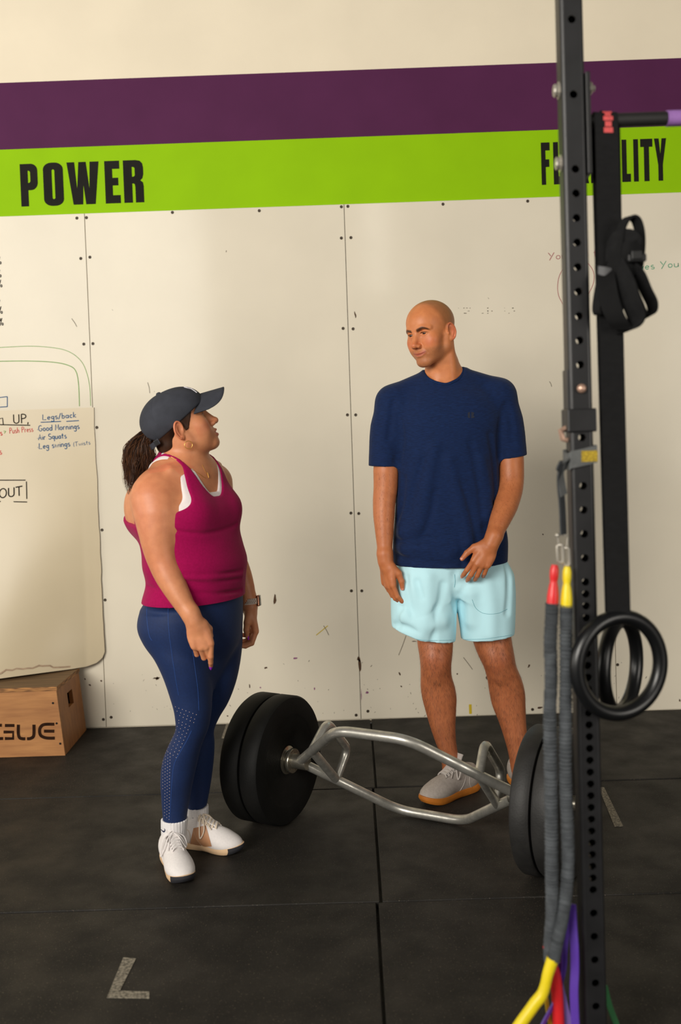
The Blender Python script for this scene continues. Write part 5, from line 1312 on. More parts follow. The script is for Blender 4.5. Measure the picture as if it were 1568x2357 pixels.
# hair on the shins and forearms: fine separate strands
m_hair = mat('dark_body_hair', lin(40, 24, 16), .6)
rs = np.random.RandomState(8); nv = len(body.data.vertices)
co = np.empty(nv * 3, np.float32); body.data.vertices.foreach_get('co', co); co = co.reshape(-1, 3)
no = np.empty(nv * 3, np.float32); body.data.vertices.foreach_get('normal', no); no = no.reshape(-1, 3)
zk = hz0 + .01
legs = np.where((co[:, 2] < zk) & (co[:, 2] > .11))[0]
sleeve_z = float(at(884, 1085, -.965)[2])
arms_ = np.where((co[:, 2] < sleeve_z) & (co[:, 2] > .985) & ((co[:, 0] < .25) | (co[:, 0] > .50)))[0]
pick = np.concatenate([rs.choice(legs, 8500), rs.choice(arms_, 3600)])
V = []; 
for i in pick:
    n = no[i]; p = co[i]; leg = p[2] < zk
    dn = np.array((rs.normal(0, .3), rs.normal(0, .3), -1.0 if leg else -.5)); dn = dn - n * (dn @ n); dn /= np.linalg.norm(dn) + 1e-6
    ln = rs.uniform(.010, .020) if leg else rs.uniform(.008, .014); sd = np.cross(n, dn) * (.00014 if leg else .00010)
    a = p; b = p + (dn * .75 + n * .42) * ln * .55; c = p + (dn * .95 + n * .50) * ln
    V += [a - sd, a + sd, b + sd * .8, b - sd * .8, c]
V = np.array(V); K = len(pick); F = []
for i in range(K): F += [(5 * i, 5 * i + 1, 5 * i + 2, 5 * i + 3), (5 * i + 3, 5 * i + 2, 5 * i + 4)]
bh_ = raw('body_hair', V, F, m_hair, man); bh_['kind'] = 'stuff'; bh_['label'] = 'fine dark hair on legs and forearms'
# ------------------------------------------------------------------ the woman
woman = empty('person', at(430, 1980, -1.48) * (1, 1, 0), 'person in magenta tank top, navy leggings and dark cap with ponytail, seen from the side', 'person')
HW_ = Frame((-.5553, -1.530, 1.4177), head_frame(.1944, .4522, -.019), .95)
YAW_W = math.radians(-30); fw = np.array((math.cos(YAW_W), math.sin(YAW_W), 0)); rw = np.array((math.sin(YAW_W), -math.cos(YAW_W), 0))   # forward, her right
YW = -1.50
def wrows(rows, Y=YW, asp=1.3, grow=0.0):
    out = []
    for r in rows:
        py, xl, xr = r[:3]; yy = r[3] if len(r) > 3 else Y; k = r[4] if len(r) > 4 else asp
        a, b = at(xl, py, yy), at(xr, py, yy); E = (b[0] - a[0]) / 2; bb = E / math.sqrt(.75 + .25 * k * k)
        out.append(((a[2] + b[2]) / 2, (a[0] + b[0]) / 2, yy, k * bb + grow, bb + grow))
    return out
lat_yaw = math.atan2(-rw[1], -rw[0])      # lateral axis of the lofts
torso = [(1440, 324, 556, -1.49, 1.15), (1400, 327, 559, -1.49, 1.2), (1374, 335, 560), (1332, 344, 562), (1296, 337, 565), (1261, 334, 556), (1233, 327, 548), (1209, 314, 538), (1172, 306, 524), (1130, 312, 505, -1.49, 1.45), (1100, 334, 482, -1.49, 1.5), (1080, 362, 465, -1.49, 1.5)]
near_leg = rows_px([(1410, 330, 470, -1.555, .10), (1440, 324, 474, -1.555, .105), (1476, 337, 480, -1.56, .10), (1510, 355, 482, -1.565, .095), (1545, 372, 486, -1.565, .088), (1595, 390, 488, -1.56, .078), (1646, 403, 486, -1.56, .068), (1683, 403, 478, -1.555, .060), (1700, 395, 471, -1.55, .059), (1721, 385, 463, -1.545, .060), (1758, 373, 454, -1.535, .061), (1793, 370, 446, -1.53, .058), (1840, 372, 437, -1.52, .046), (1886, 375, 430, -1.512, .038), (1915, 374, 430, -1.51, .038)])
far_leg = rows_px([(1410, 425, 558, -1.42, .10), (1440, 430, 558, -1.42, .10), (1480, 436, 558, -1.42, .098), (1527, 440, 553, -1.42, .09), (1576, 442, 542, -1.42, .08), (1623, 434, 523, -1.415, .07), (1653, 424, 505, -1.41, .063), (1683, 416, 493, -1.405, .058), (1712, 414, 494, -1.40, .060), (1740, 414, 493, -1.395, .061), (1770, 416, 490, -1.39, .058), (1816, 424, 483.5, -1.385, .046), (1854, 431, 476.5, -1.382, .038), (1885, 433, 474, -1.38, .038)])
SK = .010
Wb = Solid()
Wb.add(zloft([(z, cx, cy, rx - SK - .014 * (z < 1.03), ry - SK - .014 * (z < 1.03)) for z, cx, cy, rx, ry in wrows(torso)], yaw=lat_yaw, n=2.0))
Wb.add(zloft([(z, cx, cy, rx - SK, ry - SK) for z, cx, cy, rx, ry in near_leg])).add(zloft([(z, cx, cy, rx - SK, ry - SK) for z, cx, cy, rx, ry in far_leg]))
# chest
tc = lambda py, px=430: at(px, py, YW)
def tl_(l, f, py, px0):          # torso point: l to her right, f forward, at image height py on the axis through px0
    c = at(px0, py, YW); return c + rw * l + fw * f
for s in (1, -1):
    Wb.add(ell(tl_(s * .070, .070, 1176, 424), (.080, .074, .074)), .045)
Wb.cut(cone(tl_(0, .185, 1120, 424), tl_(0, .178, 1200, 424), .012, .014), .03)
# shoulder girdle, blades, neck
Wb.add(limb([tl_(.150, -.01, 1132, 424), tl_(.085, -.012, 1100, 424), tl_(-.08, -.012, 1092, 424), tl_(-.150, -.01, 1114, 424)], [.058, .052, .052, .057]), .04)
Wb.add(cone(tl_(.055, -.015, 1088, 424), at(414, 1050, -1.515), .043, .050), .05); Wb.add(cone(tl_(-.05, -.015, 1078, 424), at(420, 1050, -1.50), .045, .050), .05)
Wb.add(ell(tl_(.085, -.105, 1165, 424), (.062, .045, .085), rot('Z', -30)), .05); Wb.add(ell(tl_(-.085, -.100, 1165, 424), (.062, .045, .085), rot('Z', -30)), .05)
Wb.add(limb([at(412, 1082, -1.505), at(418, 1052, -1.512), HW_.p((0, -.018, -.064)), HW_.p((0, -.012, -.02))], [.066, .0610, .0590, .060]), .02)
Wb.add(ell(HW_.p((0, .030, -.092)), np.array((.040, .042, .026)) * .95, HW_.R), .03)      # soft under the chin
Wb.add(ell(tl_(0, .035, 1112, 424), (.135, .070, .075), rot('Z', -120)), .05)
Wb.add(ell(tl_(0, .015, 1085, 424), (.100, .062, .045), rot('Z', -120)), .05)
for s in (1, -1): Wb.add(cone(tl_(s * .018, .078, 1096, 424), tl_(s * .120, .045, 1078, 424), .006, .007), .03)    # collar bones
Wb.add(limb_px([(358, 1132, -1.620, .0600), (360, 1155, -1.632, .0680), (363, 1180, -1.640, .0715), (364, 1214, -1.648, .0630), (367, 1255, -1.655, .0530), (376, 1292, -1.660, .0470), (390, 1328, -1.672, .0425), (414, 1373, -1.690, .0345), (434, 1408, -1.702, .0270), (446, 1428, -1.708, .0250)]), .03)
Wb.add(limb([tl_(-.165, -.005, 1120, 424), tl_(-.195, -.01, 1180, 424), at(520, 1250, -1.33), at(548, 1305, -1.325), at(564, 1345, -1.33), at(572, 1378, -1.335), at(575, 1396, -1.338)], [.060, .056, .047, .038, .031, .0255, .0245]), .03)
build_head(Wb, HW_, female=True, smile=False, gape=True)
hwR, tR = build_hand(Wb, at(447, 1430, -1.709), (.30, -.06, -.95), (.12, -.98, .06), -1, [(12, 24, 10), (32, 82, 40), (34, 84, 42), (36, 84, 42)], .93, (-20, -2, -3, -7), thumb=[(.024, .020, -.010), (.034, .042, -.026), (.030, .066, -.036), (.020, .086, -.040)], wr=.0262)
hwL, tL = build_hand(Wb, at(575, 1398, -1.338), (.12, .0, -.99), (.93, .36, .1), 1, [(30, 48, 26), (38, 52, 28), (44, 56, 30), (50, 58, 30)], .93, (4, 1, -2, -6), thumb=[(.022, .022, -.012), (.034, .046, -.026), (.034, .072, -.034), (.028, .096, -.034)], wr=.0255)
def wom_col(co):
    base = np.array(lin(212, 142, 100)[:3]); n = len(co); C = np.tile(base, (n, 1)); q = HW_.inv(co); x, y, z = q.T; ax = np.abs(x)
    hd = (z > -.14) & (ax < .11) & (np.abs(y) < .16); front = (y > .04) & hd
    def mixc(w, col):
        nonlocal C
        w = np.clip(w, 0, 1)[:, None]; C = C * (1 - w) + np.array(lin(*col)[:3]) * w
    mixc(front * .45 * np.exp(-((ax - .050) / .022) ** 2 - ((z + .035) / .022) ** 2), (212, 110, 88))
    mixc(front * .3 * np.exp(-(x / .016) ** 2 - ((z + .036) / .016) ** 2) * (y > .095), (208, 112, 84))
    lip = front * np.exp(-((z + .0735) / .0125) ** 4) * np.clip((.023 - ax) / .004, 0, 1) * (y > .087); mixc(lip * .75, (186, 88, 82))
    bz = .0170 + .008 * np.clip((ax - .012) / .022, 0, 1) - .011 * np.clip((ax - .034) / .02, 0, 1) ** 1.5
    brow = front * np.exp(-((z - bz) / .0034) ** 4) * np.clip((ax - .010) / .004, 0, 1) * np.clip((.054 - ax) / .006, 0, 1); mixc(brow * .8, (70, 44, 30))
    lash = front * np.exp(-((ax - .0315) / .0155) ** 6) * np.exp(-((z - .0054 + (ax - .0315) ** 2 * 14) / .0020) ** 2); mixc(lash * .9, (30, 20, 18))
    ear = hd * np.clip((ax - .077) / .006, 0, 1) * (y < .03); mixc(ear * .45, (224, 122, 90))
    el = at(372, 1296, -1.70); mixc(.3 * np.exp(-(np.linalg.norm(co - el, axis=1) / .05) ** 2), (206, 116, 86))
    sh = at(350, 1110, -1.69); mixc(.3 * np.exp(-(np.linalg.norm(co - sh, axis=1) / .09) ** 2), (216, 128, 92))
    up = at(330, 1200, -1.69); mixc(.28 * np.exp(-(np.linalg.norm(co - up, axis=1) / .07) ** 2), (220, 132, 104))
    for tips in (tR, tL):
        for p, *_ in tips: mixc(.3 * np.exp(-(np.linalg.norm(co - p, axis=1) / .016) ** 2), (226, 140, 112))
    return C
hlo, hhi = HW_.p((0, 0, 0)) - .128, HW_.p((0, 0, 0)) + .130
wr_, wl_ = at(447, 1430, -1.709), at(575, 1398, -1.338)
b1 = (wr_ + (-.075, -.10, -.19), wr_ + (.13, .09, .012)); b2 = (wl_ + (-.09, -.10, -.19), wl_ + (.10, .09, .012))
wbody = skin_obj('body', Wb, [((-.80, -1.80, .08), (-.28, -1.16, 1.56), .0042), (hlo, hhi, .0017), (b1[0], b1[1], .0018), (b2[0], b2[1], .0018)], m_skin, woman, wom_col)
ec = [HW_ and c for c in build_head(Solid(), HW_, female=True)]
eyes(HW_, ec, woman, HW_.R @ np.array((0, 1, .05)), lin(70, 88, 80))
m_pnail = mat('violet_nail_polish', lin(176, 40, 214), .2, var=.05, coat=.5)
for tips in (tR, tL): nails(tips, m_pnail, woman, .012, .007)

# leggings
m_leg = mat('navy_stretch_knit', lin(20, 42, 86), .66, scale=160, col2=lin(18, 38, 79), bump=.08, bscale=600, spec=.3, sheen=.05)
Lg = Solid()
Lg.add(zloft(wrows([(1580, 425, 500, -1.49, 1.0), (1520, 385, 530, -1.49, 1.05), (1478, 348, 552, -1.49, 1.12), (1440, 326, 557, -1.49, 1.15), (1410, 325, 559, -1.49, 1.18), (1384, 333, 559, -1.49, 1.2), (1374, 338, 557), (1332, 352, 552), (1310, 347, 553)], grow=-.003), yaw=lat_yaw, n=2.0)); 
Lg.add(zloft(near_leg), .03).add(zloft(far_leg), .014)
Lg.add(ell(at(386, 1448, -1.545), (.070, .076, .078)), .04); Lg.add(ell(at(410, 1440, -1.43), (.076, .075, .08)), .04)
wz = float(at(440, 1340, -1.5)[2]); ankz = [float(at(402, 1888, -1.60)[2]) , float(at(455, 1857, -1.40)[2])]
amid = float(at(434, 1870, -1.45)[0])
Lg.keep(lambda x, y, z: z - wz + x * 0 + y * 0)
ca = at(402, 1888, -1.512); cb = at(455, 1857, -1.382)
Lg.cut(rbox(ca - (0, 0, .06), (.09, .062, .06), r=.002), .002); Lg.cut(rbox(cb - (0, 0, .06), (.09, .0605, .06), rot('Y', -8), r=.002), .002)
leggings = skin_obj('leggings', Lg, [((-.80, -1.72, .09), (-.27, -1.25, 1.03), .0036)], m_leg, woman, it=2); leggings['label'] = 'navy blue stretch leggings'
bl_ = bvh_of(leggings)
m_seamn = mat('navy_seam', lin(34, 72, 140), .7); m_perf = mat('pale_perforation', lin(196, 176, 170), .8)
for nm, pts in [('side_seam', [(388, 1386), (388, 1440), (395, 1500), (404, 1560), (411, 1600)]), ('side_seam', [(444, 1500), (450, 1545), (456, 1590), (458, 1635)]), ('hip_seam', [(339, 1386), (338, 1420), (343, 1460), (350, 1475)]), ('panel_seam', [(441, 1682), (430, 1705), (414, 1733), (401, 1760), (396, 1800), (393, 1850), (390, 1886)])]:
    surf_line(bl_, pts, .0009, nm, m_seamn, leggings)
perf = []
for x0, y0, nx_, dx, dy in [(404, 1627, 7, 8, 3.0), (408, 1637, 6, 8, 3.6), (414, 1647, 5, 8, 4), (412, 1658, 4, 8, 4.4)]:
    perf += [(x0 + i * dx, y0 + i * dy) for i in range(nx_)]
for k in range(9): perf += [(430 - k * 3.4 + i * 7.0 - 18, 1672 + k * 8.0 + i * 5.2 - 8) for i in range(4)]
for k in range(22):
    yy = 1725 + k * 7.2; xe = 392 - min(k, 8) * 0.2 - (k > 12) * (k - 12) * .12; nn = 4 if k < 14 else 3
    perf += [(xe - i * 5.2, yy - i * 4.4 + 10) for i in range(nn)]
mb = MB(); 
for px, py in perf:
    q = on_surface(bl_, px, py, .0006)
    if q is None: continue
    c, n = q; a = np.cross(n, (0, 0, 1)); a /= np.linalg.norm(a) + 1e-9; b = np.cross(n, a); r = .0012
    ring = [c + a * r * math.cos(t) + b * r * math.sin(t) for t in np.linspace(0, 2 * np.pi, 6, endpoint=False)]; mb.add(ring + [v - n * .001 for v in ring], [tuple(range(6))] + [(i, 6 + i, 6 + (i + 1) % 6, (i + 1) % 6) for i in range(6)])
o = mb.build('perforations', m_perf, leggings); o['kind'] = 'stuff'; o['label'] = 'rows of small pale perforations on the calf'

# tank top: the torso solid a little grown, cut at neck, arms and hem
m_tank = mat('magenta_jersey', lin(160, 4, 78), .78, scale=160, col2=lin(150, 3, 72), bump=.08, bscale=600, spec=.12, sheen=.08)
m_bra = mat('white_jersey', lin(236, 226, 224), .8, var=.05, scale=80)
def torso_shell(g):
    s_ = Solid()
    s_.add(zloft(wrows([(1395, 332, 562, -1.495, 1.25)] + [r for r in torso if 1080 <= r[0] <= 1374], grow=g), yaw=lat_yaw, n=2.0))
    for s in (1, -1): s_.add(ell(tl_(s * .070, .070, 1176, 424), np.array((.080, .074, .074)) + .008 + g), .045)
    s_.add(ell(tl_(0, .085, 1184, 424), np.array((.060, .060, .060)) + g), .04)
    s_.add(ell(tl_(0, .035, 1112, 424), np.array((.135, .070, .075)) + .006 + g, rot('Z', -120)), .05)
    s_.add(ell(tl_(0, .015, 1085, 424), np.array((.100, .062, .045)) + .006 + g, rot('Z', -120)), .05)
    s_.add(limb([tl_(.150, -.01, 1132, 424), tl_(.085, -.012, 1100, 424), tl_(-.08, -.012, 1092, 424), tl_(-.150, -.01, 1114, 424)], [.0615 + g, .0555 + g, .0555 + g, .0605 + g]), .04)
    s_.add(cone(tl_(.055, -.015, 1088, 424), at(414, 1050, -1.515), .0465 + g, .0525 + g), .05)
    s_.add(cone(tl_(-.05, -.015, 1078, 424), at(420, 1050, -1.50), .050 + g, .052 + g), .05)
    for s in (1, -1): s_.add(ell(tl_(s * .085, -.105, 1165, 424), np.array((.062, .045, .085)) + .006 + g, rot('Z', -30)), .05)
    return s_
zc = lambda py: float(at(430, py, YW)[2])
c0 = at(424, 1140, YW)
def LF(x, y): dx, dy = x - c0[0], y - c0[1]; return dx * rw[0] + dy * rw[1], dx * fw[0] + dy * fw[1]
def sm(a, b, k): h = np.maximum(k - np.abs(a - b), 0) / k; return np.minimum(a, b) - h * h * k / 4
def openings(e):
    """negative inside the neck and arm openings; e > 0 makes the openings smaller"""
    zn, zt = zc(1141) , zc(1066)
    def fn(x, y, z):
        l, f = LF(x, y)
        t = np.clip((z - zn) / (zt - zn), -1, 1.3)
        # scoop neck, front only: half-width grows upward
        hw = .070 * np.clip(t + .02, 0.0001, 2) ** .38 + .006 * t
        neck = np.maximum(np.abs(l) - hw + e, -(z - zn) + e); neck = np.maximum(neck, -(f + .02)) 
        neck = np.minimum(neck, np.maximum(np.sqrt((l / .060) ** 2 + ((f + .040) / .070) ** 2) * .060 - .060 + e, -(z - zc(1076))))
        za = zc(1179); zs_ = zc(1096)
        s_ = np.clip((z - za) / (zs_ - za), -.5, 1.4)
        lim = .138 - .036 * np.sqrt(np.clip(s_, 0, 1.4)) - .004
        lim = np.where(f < -.070, lim - np.clip((-f - .070) / .05, 0, 1) * .052 * np.clip(s_ * 2.5 + .9, 0, 1), lim)
        A_ = lim - np.abs(l) + e; B_ = (za + np.where(f < -.05, -.028, 0.0) + np.clip(f, 0, 1) * .15) - z + e
        hh = np.maximum(.05 - np.abs(A_ - B_), 0) / .05; arm = np.maximum(A_, B_) + hh * hh * .0125
        return np.minimum(neck, arm)
    return fn
hz_ = float(at(440, 1379, -1.5)[2])
Tk = torso_shell(.0015); op = openings(0.0)
Tk.keep(lambda x, y, z: -op(x, y, z), .004); Tk.keep(lambda x, y, z: hz_ - z - .03 * (x + .53) * .5 + y * 0)
co0, Q0 = torso_shell(0.0).mesh((-.82, -1.75, .85), (-.26, -1.2, 1.45), .012); tee0 = BVHTree.FromPolygons([Vector(c) for c in co0], [tuple(map(int, q)) for q in Q0])
T_keep = T; T = Tk
for g in [[(425, 1322), (460, 1324), (500, 1322), (556, 1314), (570, 1310)], [(425, 1336), (460, 1338), (500, 1336), (555, 1330), (570, 1326)], [(405, 1222), (430, 1226), (470, 1228), (515, 1219), (543, 1207), (556, 1200)], [(340, 1350), (360, 1357)], [(425, 1362), (450, 1365), (500, 1366), (556, 1358), (570, 1354)]]: grv(g, .0012, .006, .008)
for g in [[(425, 1329), (460, 1331), (500, 1330), (556, 1323), (570, 1318)]]: rdg(g, .0015, .007, .018)
T = T_keep
tank = skin_obj('tank_top', Tk, [((-.82, -1.72, .86), (-.26, -1.22, 1.44), .0030)], m_tank, woman, it=3); tank['label'] = 'magenta racerback tank top'
Br = torso_shell(-.0030); op2 = openings(.013)
def bra_keep(x, y, z): return -op2(x, y, z)
Br.keep(bra_keep, .004); Br.keep(lambda x, y, z: np.where(z < zc(1105), -.050 - LF(x, y)[1], -1.0)); Br.keep(lambda x, y, z: zc(1196) - z + x * 0 + y * 0)
bra = skin_obj('undershirt', Br, [((-.80, -1.72, 1.05), (-.28, -1.22, 1.44), .0030)], m_bra, woman, it=2); bra['label'] = 'white undershirt edge showing at neckline and armholes'
# ------------------------------------------------------------------ cap, hair, jewellery, watch, socks and shoes of the woman
m_cap = mat('charcoal_cotton_twill', lin(60, 62, 70), .85, var=.18, scale=30, bump=.2, bscale=500, spec=.25)
m_capw = mat('white_embroidery', lin(232, 228, 236), .8, var=.1, scale=200, bump=.4, bscale=400)
m_hairw = mat('brown_hair', lin(62, 38, 24), .5, col2=lin(34, 20, 13), scale=30, stretch=(1, 1, .3), spec=.25)
m_hairl = mat('chestnut_hair', lin(98, 62, 36), .5, col2=lin(66, 40, 23), scale=30, spec=.25)
cap_c = np.array((0, -.010, .040)); cap_r = np.array((.0855, .108, .088))
rimz = lambda y: .013 + .26 * y
Cp = Solid(); Cp.add(HW_.ell(cap_c, cap_r)); Cp.add(HW_.ell((0, .042, .050), (.0755, .072, .064)), .03)
def rimcut(x, y, z):
    dx, dy, dz = x - HW_.o[0], y - HW_.o[1], z - HW_.o[2]; R = HW_.R; ly = (dx * R[0, 1] + dy * R[1, 1] + dz * R[2, 1]) / HW_.k; lz = (dx * R[0, 2] + dy * R[1, 2] + dz * R[2, 2]) / HW_.k
    hole = np.sqrt(((dx * R[0, 0] + dy * R[1, 0] + dz * R[2, 0]) / HW_.k / .030) ** 2 + ((lz + .004) / .022) ** 2) - 1
    cut = (rimz(ly) - lz) * HW_.k * .95
    return np.maximum(cut, np.where(ly < -.06, -hole * .02, -1.0))
Cp.keep(rimcut, .003)
for a in (0, 60, 120, 180, 240, 300):
    pts = [cap_c + np.array((cap_r[0] * math.sin(t) * math.sin(math.radians(a)), cap_r[1] * math.sin(t) * math.cos(math.radians(a)), cap_r[2] * math.cos(t))) * .998 for t in np.linspace(.1, 1.5, 7)]
    Cp.cut(HW_.limb(pts, [.0012] * 7), .004)
clo, chi = HW_.p((0, 0, .04)) - .14, HW_.p((0, 0, .04)) + .14
cap = skin_obj('cap', Cp, [(clo, chi, .0024)], m_cap, woman, it=2); cap['label'] = 'charcoal baseball cap'
# brim: a curved sheet with thickness
V = []; nu, nv = 41, 9
def brim_pt(u, v, th):
    ph = u * 1.02; root = np.array((cap_r[0] * math.sin(ph) * .975, cap_c[1] + .014 + cap_r[1] * math.cos(ph) * .97, 0)); root[2] = rimz(root[1]) + .008
    ext = .004 + .082 * (1 - abs(u) ** 6) ** .5
    p = root + np.array((math.sin(ph) * .06, 1, 0)) * ext * v
    X_ = p[0] / .08
    p[2] += -.20 * ext * v + .016 - .046 * X_ * X_ + th
    return HW_.p(p)
for th in (.0012, -.0014):
    for i in range(nu):
        for j in range(nv): V.append(brim_pt(-1 + 2 * i / (nu - 1), j / (nv - 1), th))
N = nu * nv; F = [(i * nv + j, (i + 1) * nv + j, (i + 1) * nv + j + 1, i * nv + j + 1) for i in range(nu - 1) for j in range(nv - 1)]
F = F + [tuple(N + a for a in q[::-1]) for q in F]
ring = [i * nv + nv - 1 for i in range(nu)]; F += [(ring[i], ring[i + 1], N + ring[i + 1], N + ring[i]) for i in range(nu - 1)]
raw('brim', V, F, m_cap, cap, smooth=True)
mb = MB(); mb.lathe([(0, .006), (.005, .005), (.008, .002), (.0085, -.002)], HW_.p(cap_c + (0, 0, cap_r[2] - .001)), HW_.R[:, 2], 16); mb.build('top_button', m_cap, cap, True)
bc_ = bvh_of(cap)
for pts in [[(424, 891), (431, 893), (440, 895), (448, 900), (453, 904)], [(426, 888.5), (436, 889.5), (444, 892.5)]]:
    P = [on_surface(bc_, x, y, .0010) for x, y in pts]; P = [q for q in P if q]
    if len(P) > 2:
        mb = MB(); mb.ribbon([q[0] for q in P], [np.cross(q[1], P[-1][0] - P[0][0]) for q in P], .0055, .0016); mb.build('embroidered_emblem', m_capw, cap)
# back strap and buckle
P = [HW_.p((.048 * math.cos(a) * 1.0, -.010 - .1095 * math.sin(a), rimz(-.1 * math.sin(a)) - .0005)) for a in np.linspace(.25, math.pi - .25, 17)]
P = [HW_.p(((cap_r[0] + .001) * math.cos(a), cap_c[1] - (cap_r[1] + .001) * math.sin(a), rimz(cap_c[1] - cap_r[1] * math.sin(a)) - .001)) for a in np.linspace(.72, math.pi - .72, 17)]
mb = MB(); mb.ribbon(P, HW_.R[:, 2], .017, .002); mb.build('back_strap', m_cap, cap)
mb = MB(); q = P[1]; mb.box((-.009, -.003, -.009), (.009, .003, .009), .002, frame=(q + HW_.R[:, 0] * .002, np.stack([HW_.R[:, 1], HW_.R[:, 0], HW_.R[:, 2]], 1))); mb.build('strap_buckle', mat('dark_buckle', lin(60, 60, 62), .35, metal=.6), cap)
# scalp hair
Hs = Solid(); Hs.add(HW_.ell((0, -.009, .034), (.0808, .101, .083))); Hs.add(HW_.ell((0, -.060, -.040), (.052, .040, .034)), .03)
def hairkeep(x, y, z):
    dx, dy, dz = x - HW_.o[0], y - HW_.o[1], z - HW_.o[2]; R = HW_.R
    lx = (dx * R[0, 0] + dy * R[1, 0] + dz * R[2, 0]) / HW_.k; ly = (dx * R[0, 1] + dy * R[1, 1] + dz * R[2, 1]) / HW_.k; lz = (dx * R[0, 2] + dy * R[1, 2] + dz * R[2, 2]) / HW_.k
    line = np.where(lz > -.008, .050 - np.clip(.022 - lz, 0, 1) * 1.9, -.028 + (lz + .02) * .25)
    return (ly - line) * HW_.k
Hs.keep(hairkeep, .004); Hs.keep(lambda x, y, z: (-.054 - ((x - HW_.o[0]) * HW_.R[0, 2] + (y - HW_.o[1]) * HW_.R[1, 2] + (z - HW_.o[2]) * HW_.R[2, 2]) / HW_.k) * HW_.k, .006)
Ht = Solid(); build_head(Ht, HW_, female=True, smile=False, gape=True); Ht.warp = lambda D, x, y, z: D - .0022
def templekeep(x, y, z):
    dx, dy, dz = x - HW_.o[0], y - HW_.o[1], z - HW_.o[2]; R = HW_.R; ly = (dx * R[0, 1] + dy * R[1, 1] + dz * R[2, 1]) / HW_.k; lz = (dx * R[0, 2] + dy * R[1, 2] + dz * R[2, 2]) / HW_.k
    return np.maximum(np.maximum(ly - (.036 + .75 * lz), .010 - ly), np.maximum(-.020 - lz, lz - .05)) * HW_.k
Ht.warp = lambda D, x, y, z: np.maximum(D - .0022, templekeep(x, y, z))
skin_obj('temple_hair', Ht, [(clo, chi, .0022)], m_hairw, woman, it=1)
hair = skin_obj('scalp_hair', Hs, [(clo, chi, .0026)], m_hairw, woman, it=1)
# pony tail: tie, core and loose strands
Pt = [HW_.p((0, -.098, .000)), at(346, 1003, -1.552), at(333, 1015, -1.553), at(322, 1040, -1.552), at(315, 1072, -1.550), at(309, 1104, -1.550), at(304, 1146, -1.550)]
Rt = [.012, .015, .030, .050, .046, .034, .012]
mb = MB(); d0 = Pt[1] - Pt[0]; mb.torus(Pt[0] * .45 + Pt[1] * .55, .0135, .006, d0, 24, 10); mb.build('hair_tie', mat('black_hair_tie', lin(18, 16, 18), .9), woman, True)
C = spline(Pt, 6); Rr_ = np.interp(np.linspace(0, len(Pt) - 1, len(C)), range(len(Pt)), Rt)
pony = empty('unused', (0, 0, 0)); bpy.data.objects.remove(pony)
mb = MB(); mb.tube(C[:-5], (Rr_ * .62)[:-5], 16, sx=.62, up=(0, 1, 0)); tail = mb.build('ponytail', m_hairw, woman, True); tail['label'] = 'wavy brown ponytail'
rs = np.random.RandomState(11); T_ = np.gradient(C, axis=0); T_ /= np.linalg.norm(T_, axis=1)[:, None]
mbs = [MB(), MB()]
for k in range(950):
    a = rs.uniform(0, 2 * np.pi); rho = math.sqrt(rs.uniform(.15, 1)); end = int(len(C) * rs.uniform(.62, 1.0)); ph = rs.uniform(0, 6.28); fr = rs.choice([.32, .38, .45]) + rs.uniform(-.03, .03); wob = rs.uniform(.002, .0075)
    P = []
    for i in range(2, end):
        s1 = np.cross(T_[i], (0, 1, 0)); s1 /= np.linalg.norm(s1) + 1e-9; s2 = np.cross(T_[i], s1); g = min(1, i / 8)
        P.append(C[i] + (s1 * math.cos(a) * Rr_[i] + s2 * math.sin(a) * Rr_[i] * .55) * rho + s1 * math.sin(ph + i * fr) * wob * g + s2 * math.cos(ph * 1.3 + i * fr) * wob * g)
    if len(P) < 4: continue
    w = rs.uniform(.0006, .0013); mbs[0 if rs.rand() < .66 else 1].tube(P, np.interp(np.linspace(0, 1, len(P)), [0, .2, .75, 1], [w, w, w * .8, w * .15]), 4, caps=False)
for b_, m_ in zip(mbs, (m_hairw, m_hairl)):
    o = b_.build('hair_strands', m_, tail, True); o['kind'] = 'stuff'
# jewellery
m_gold = mat('gold', lin(226, 170, 92), .28, metal=.7, var=.1)
ear = HW_.p((.0835, -.001, -.045)); dv = at(434, 1024, ear[1] - .004)
mb = MB(); mb.torus(dv, .0122, .0013, (.25, -1, .1), 32, 10); mb.build('hoop_earring', m_gold, woman, True)
bw = bvh_of(wbody)
surf_line(bw, [(392, 1051), (402, 1056), (415, 1064), (430, 1073), (446, 1083), (460, 1092), (468, 1098), (474, 1100)], .0008, 'necklace', m_gold, woman, 6, 6, .0006)
surf_line(bw, [(465, 1070), (470, 1080), (475, 1090), (478, 1096)], .0007, 'necklace', m_gold, woman, 6, 6, .0006)
surf_line(bw, [(477, 1088), (478.5, 1094), (480, 1100)], .0019, 'necklace_pendant', m_gold, woman, 4, 8, .001)
# watch on the far wrist
wc = at(575, 1384, -1.3365); axw = at(576, 1402, -1.339) - at(573, 1368, -1.334); axw /= np.linalg.norm(axw)
m_wb = mat('stone_rubber_band', lin(216, 196, 180), .6, var=.05)
mb = MB(); R0 = .0272; mb.lathe([(R0, -.010), (R0 + .0028, -.0095), (R0 + .0028, .0095), (R0, .010)], wc, axw, 40); wb_ = mb.build('watch_band', m_wb, woman, True)
bvw = bvh_of(wb_); mb = MB()
for iy, py in enumerate((1379.5, 1383.5, 1387.5)):
    for ix in range(6):
        q = on_surface(bvw, 562 + ix * 4.6 + (iy % 2) * 2.3, py, .0004)
        if q is None: continue
        c, n = q; a = np.cross(n, axw); a /= np.linalg.norm(a); rg = [c + a * .0016 * math.cos(t) + axw * .0016 * math.sin(t) for t in np.linspace(0, 2 * np.pi, 7, endpoint=False)]
        mb.add(rg + [v - n * .001 for v in rg], [tuple(range(7))] + [(i, 7 + i, 7 + (i + 1) % 7, (i + 1) % 7) for i in range(7)])
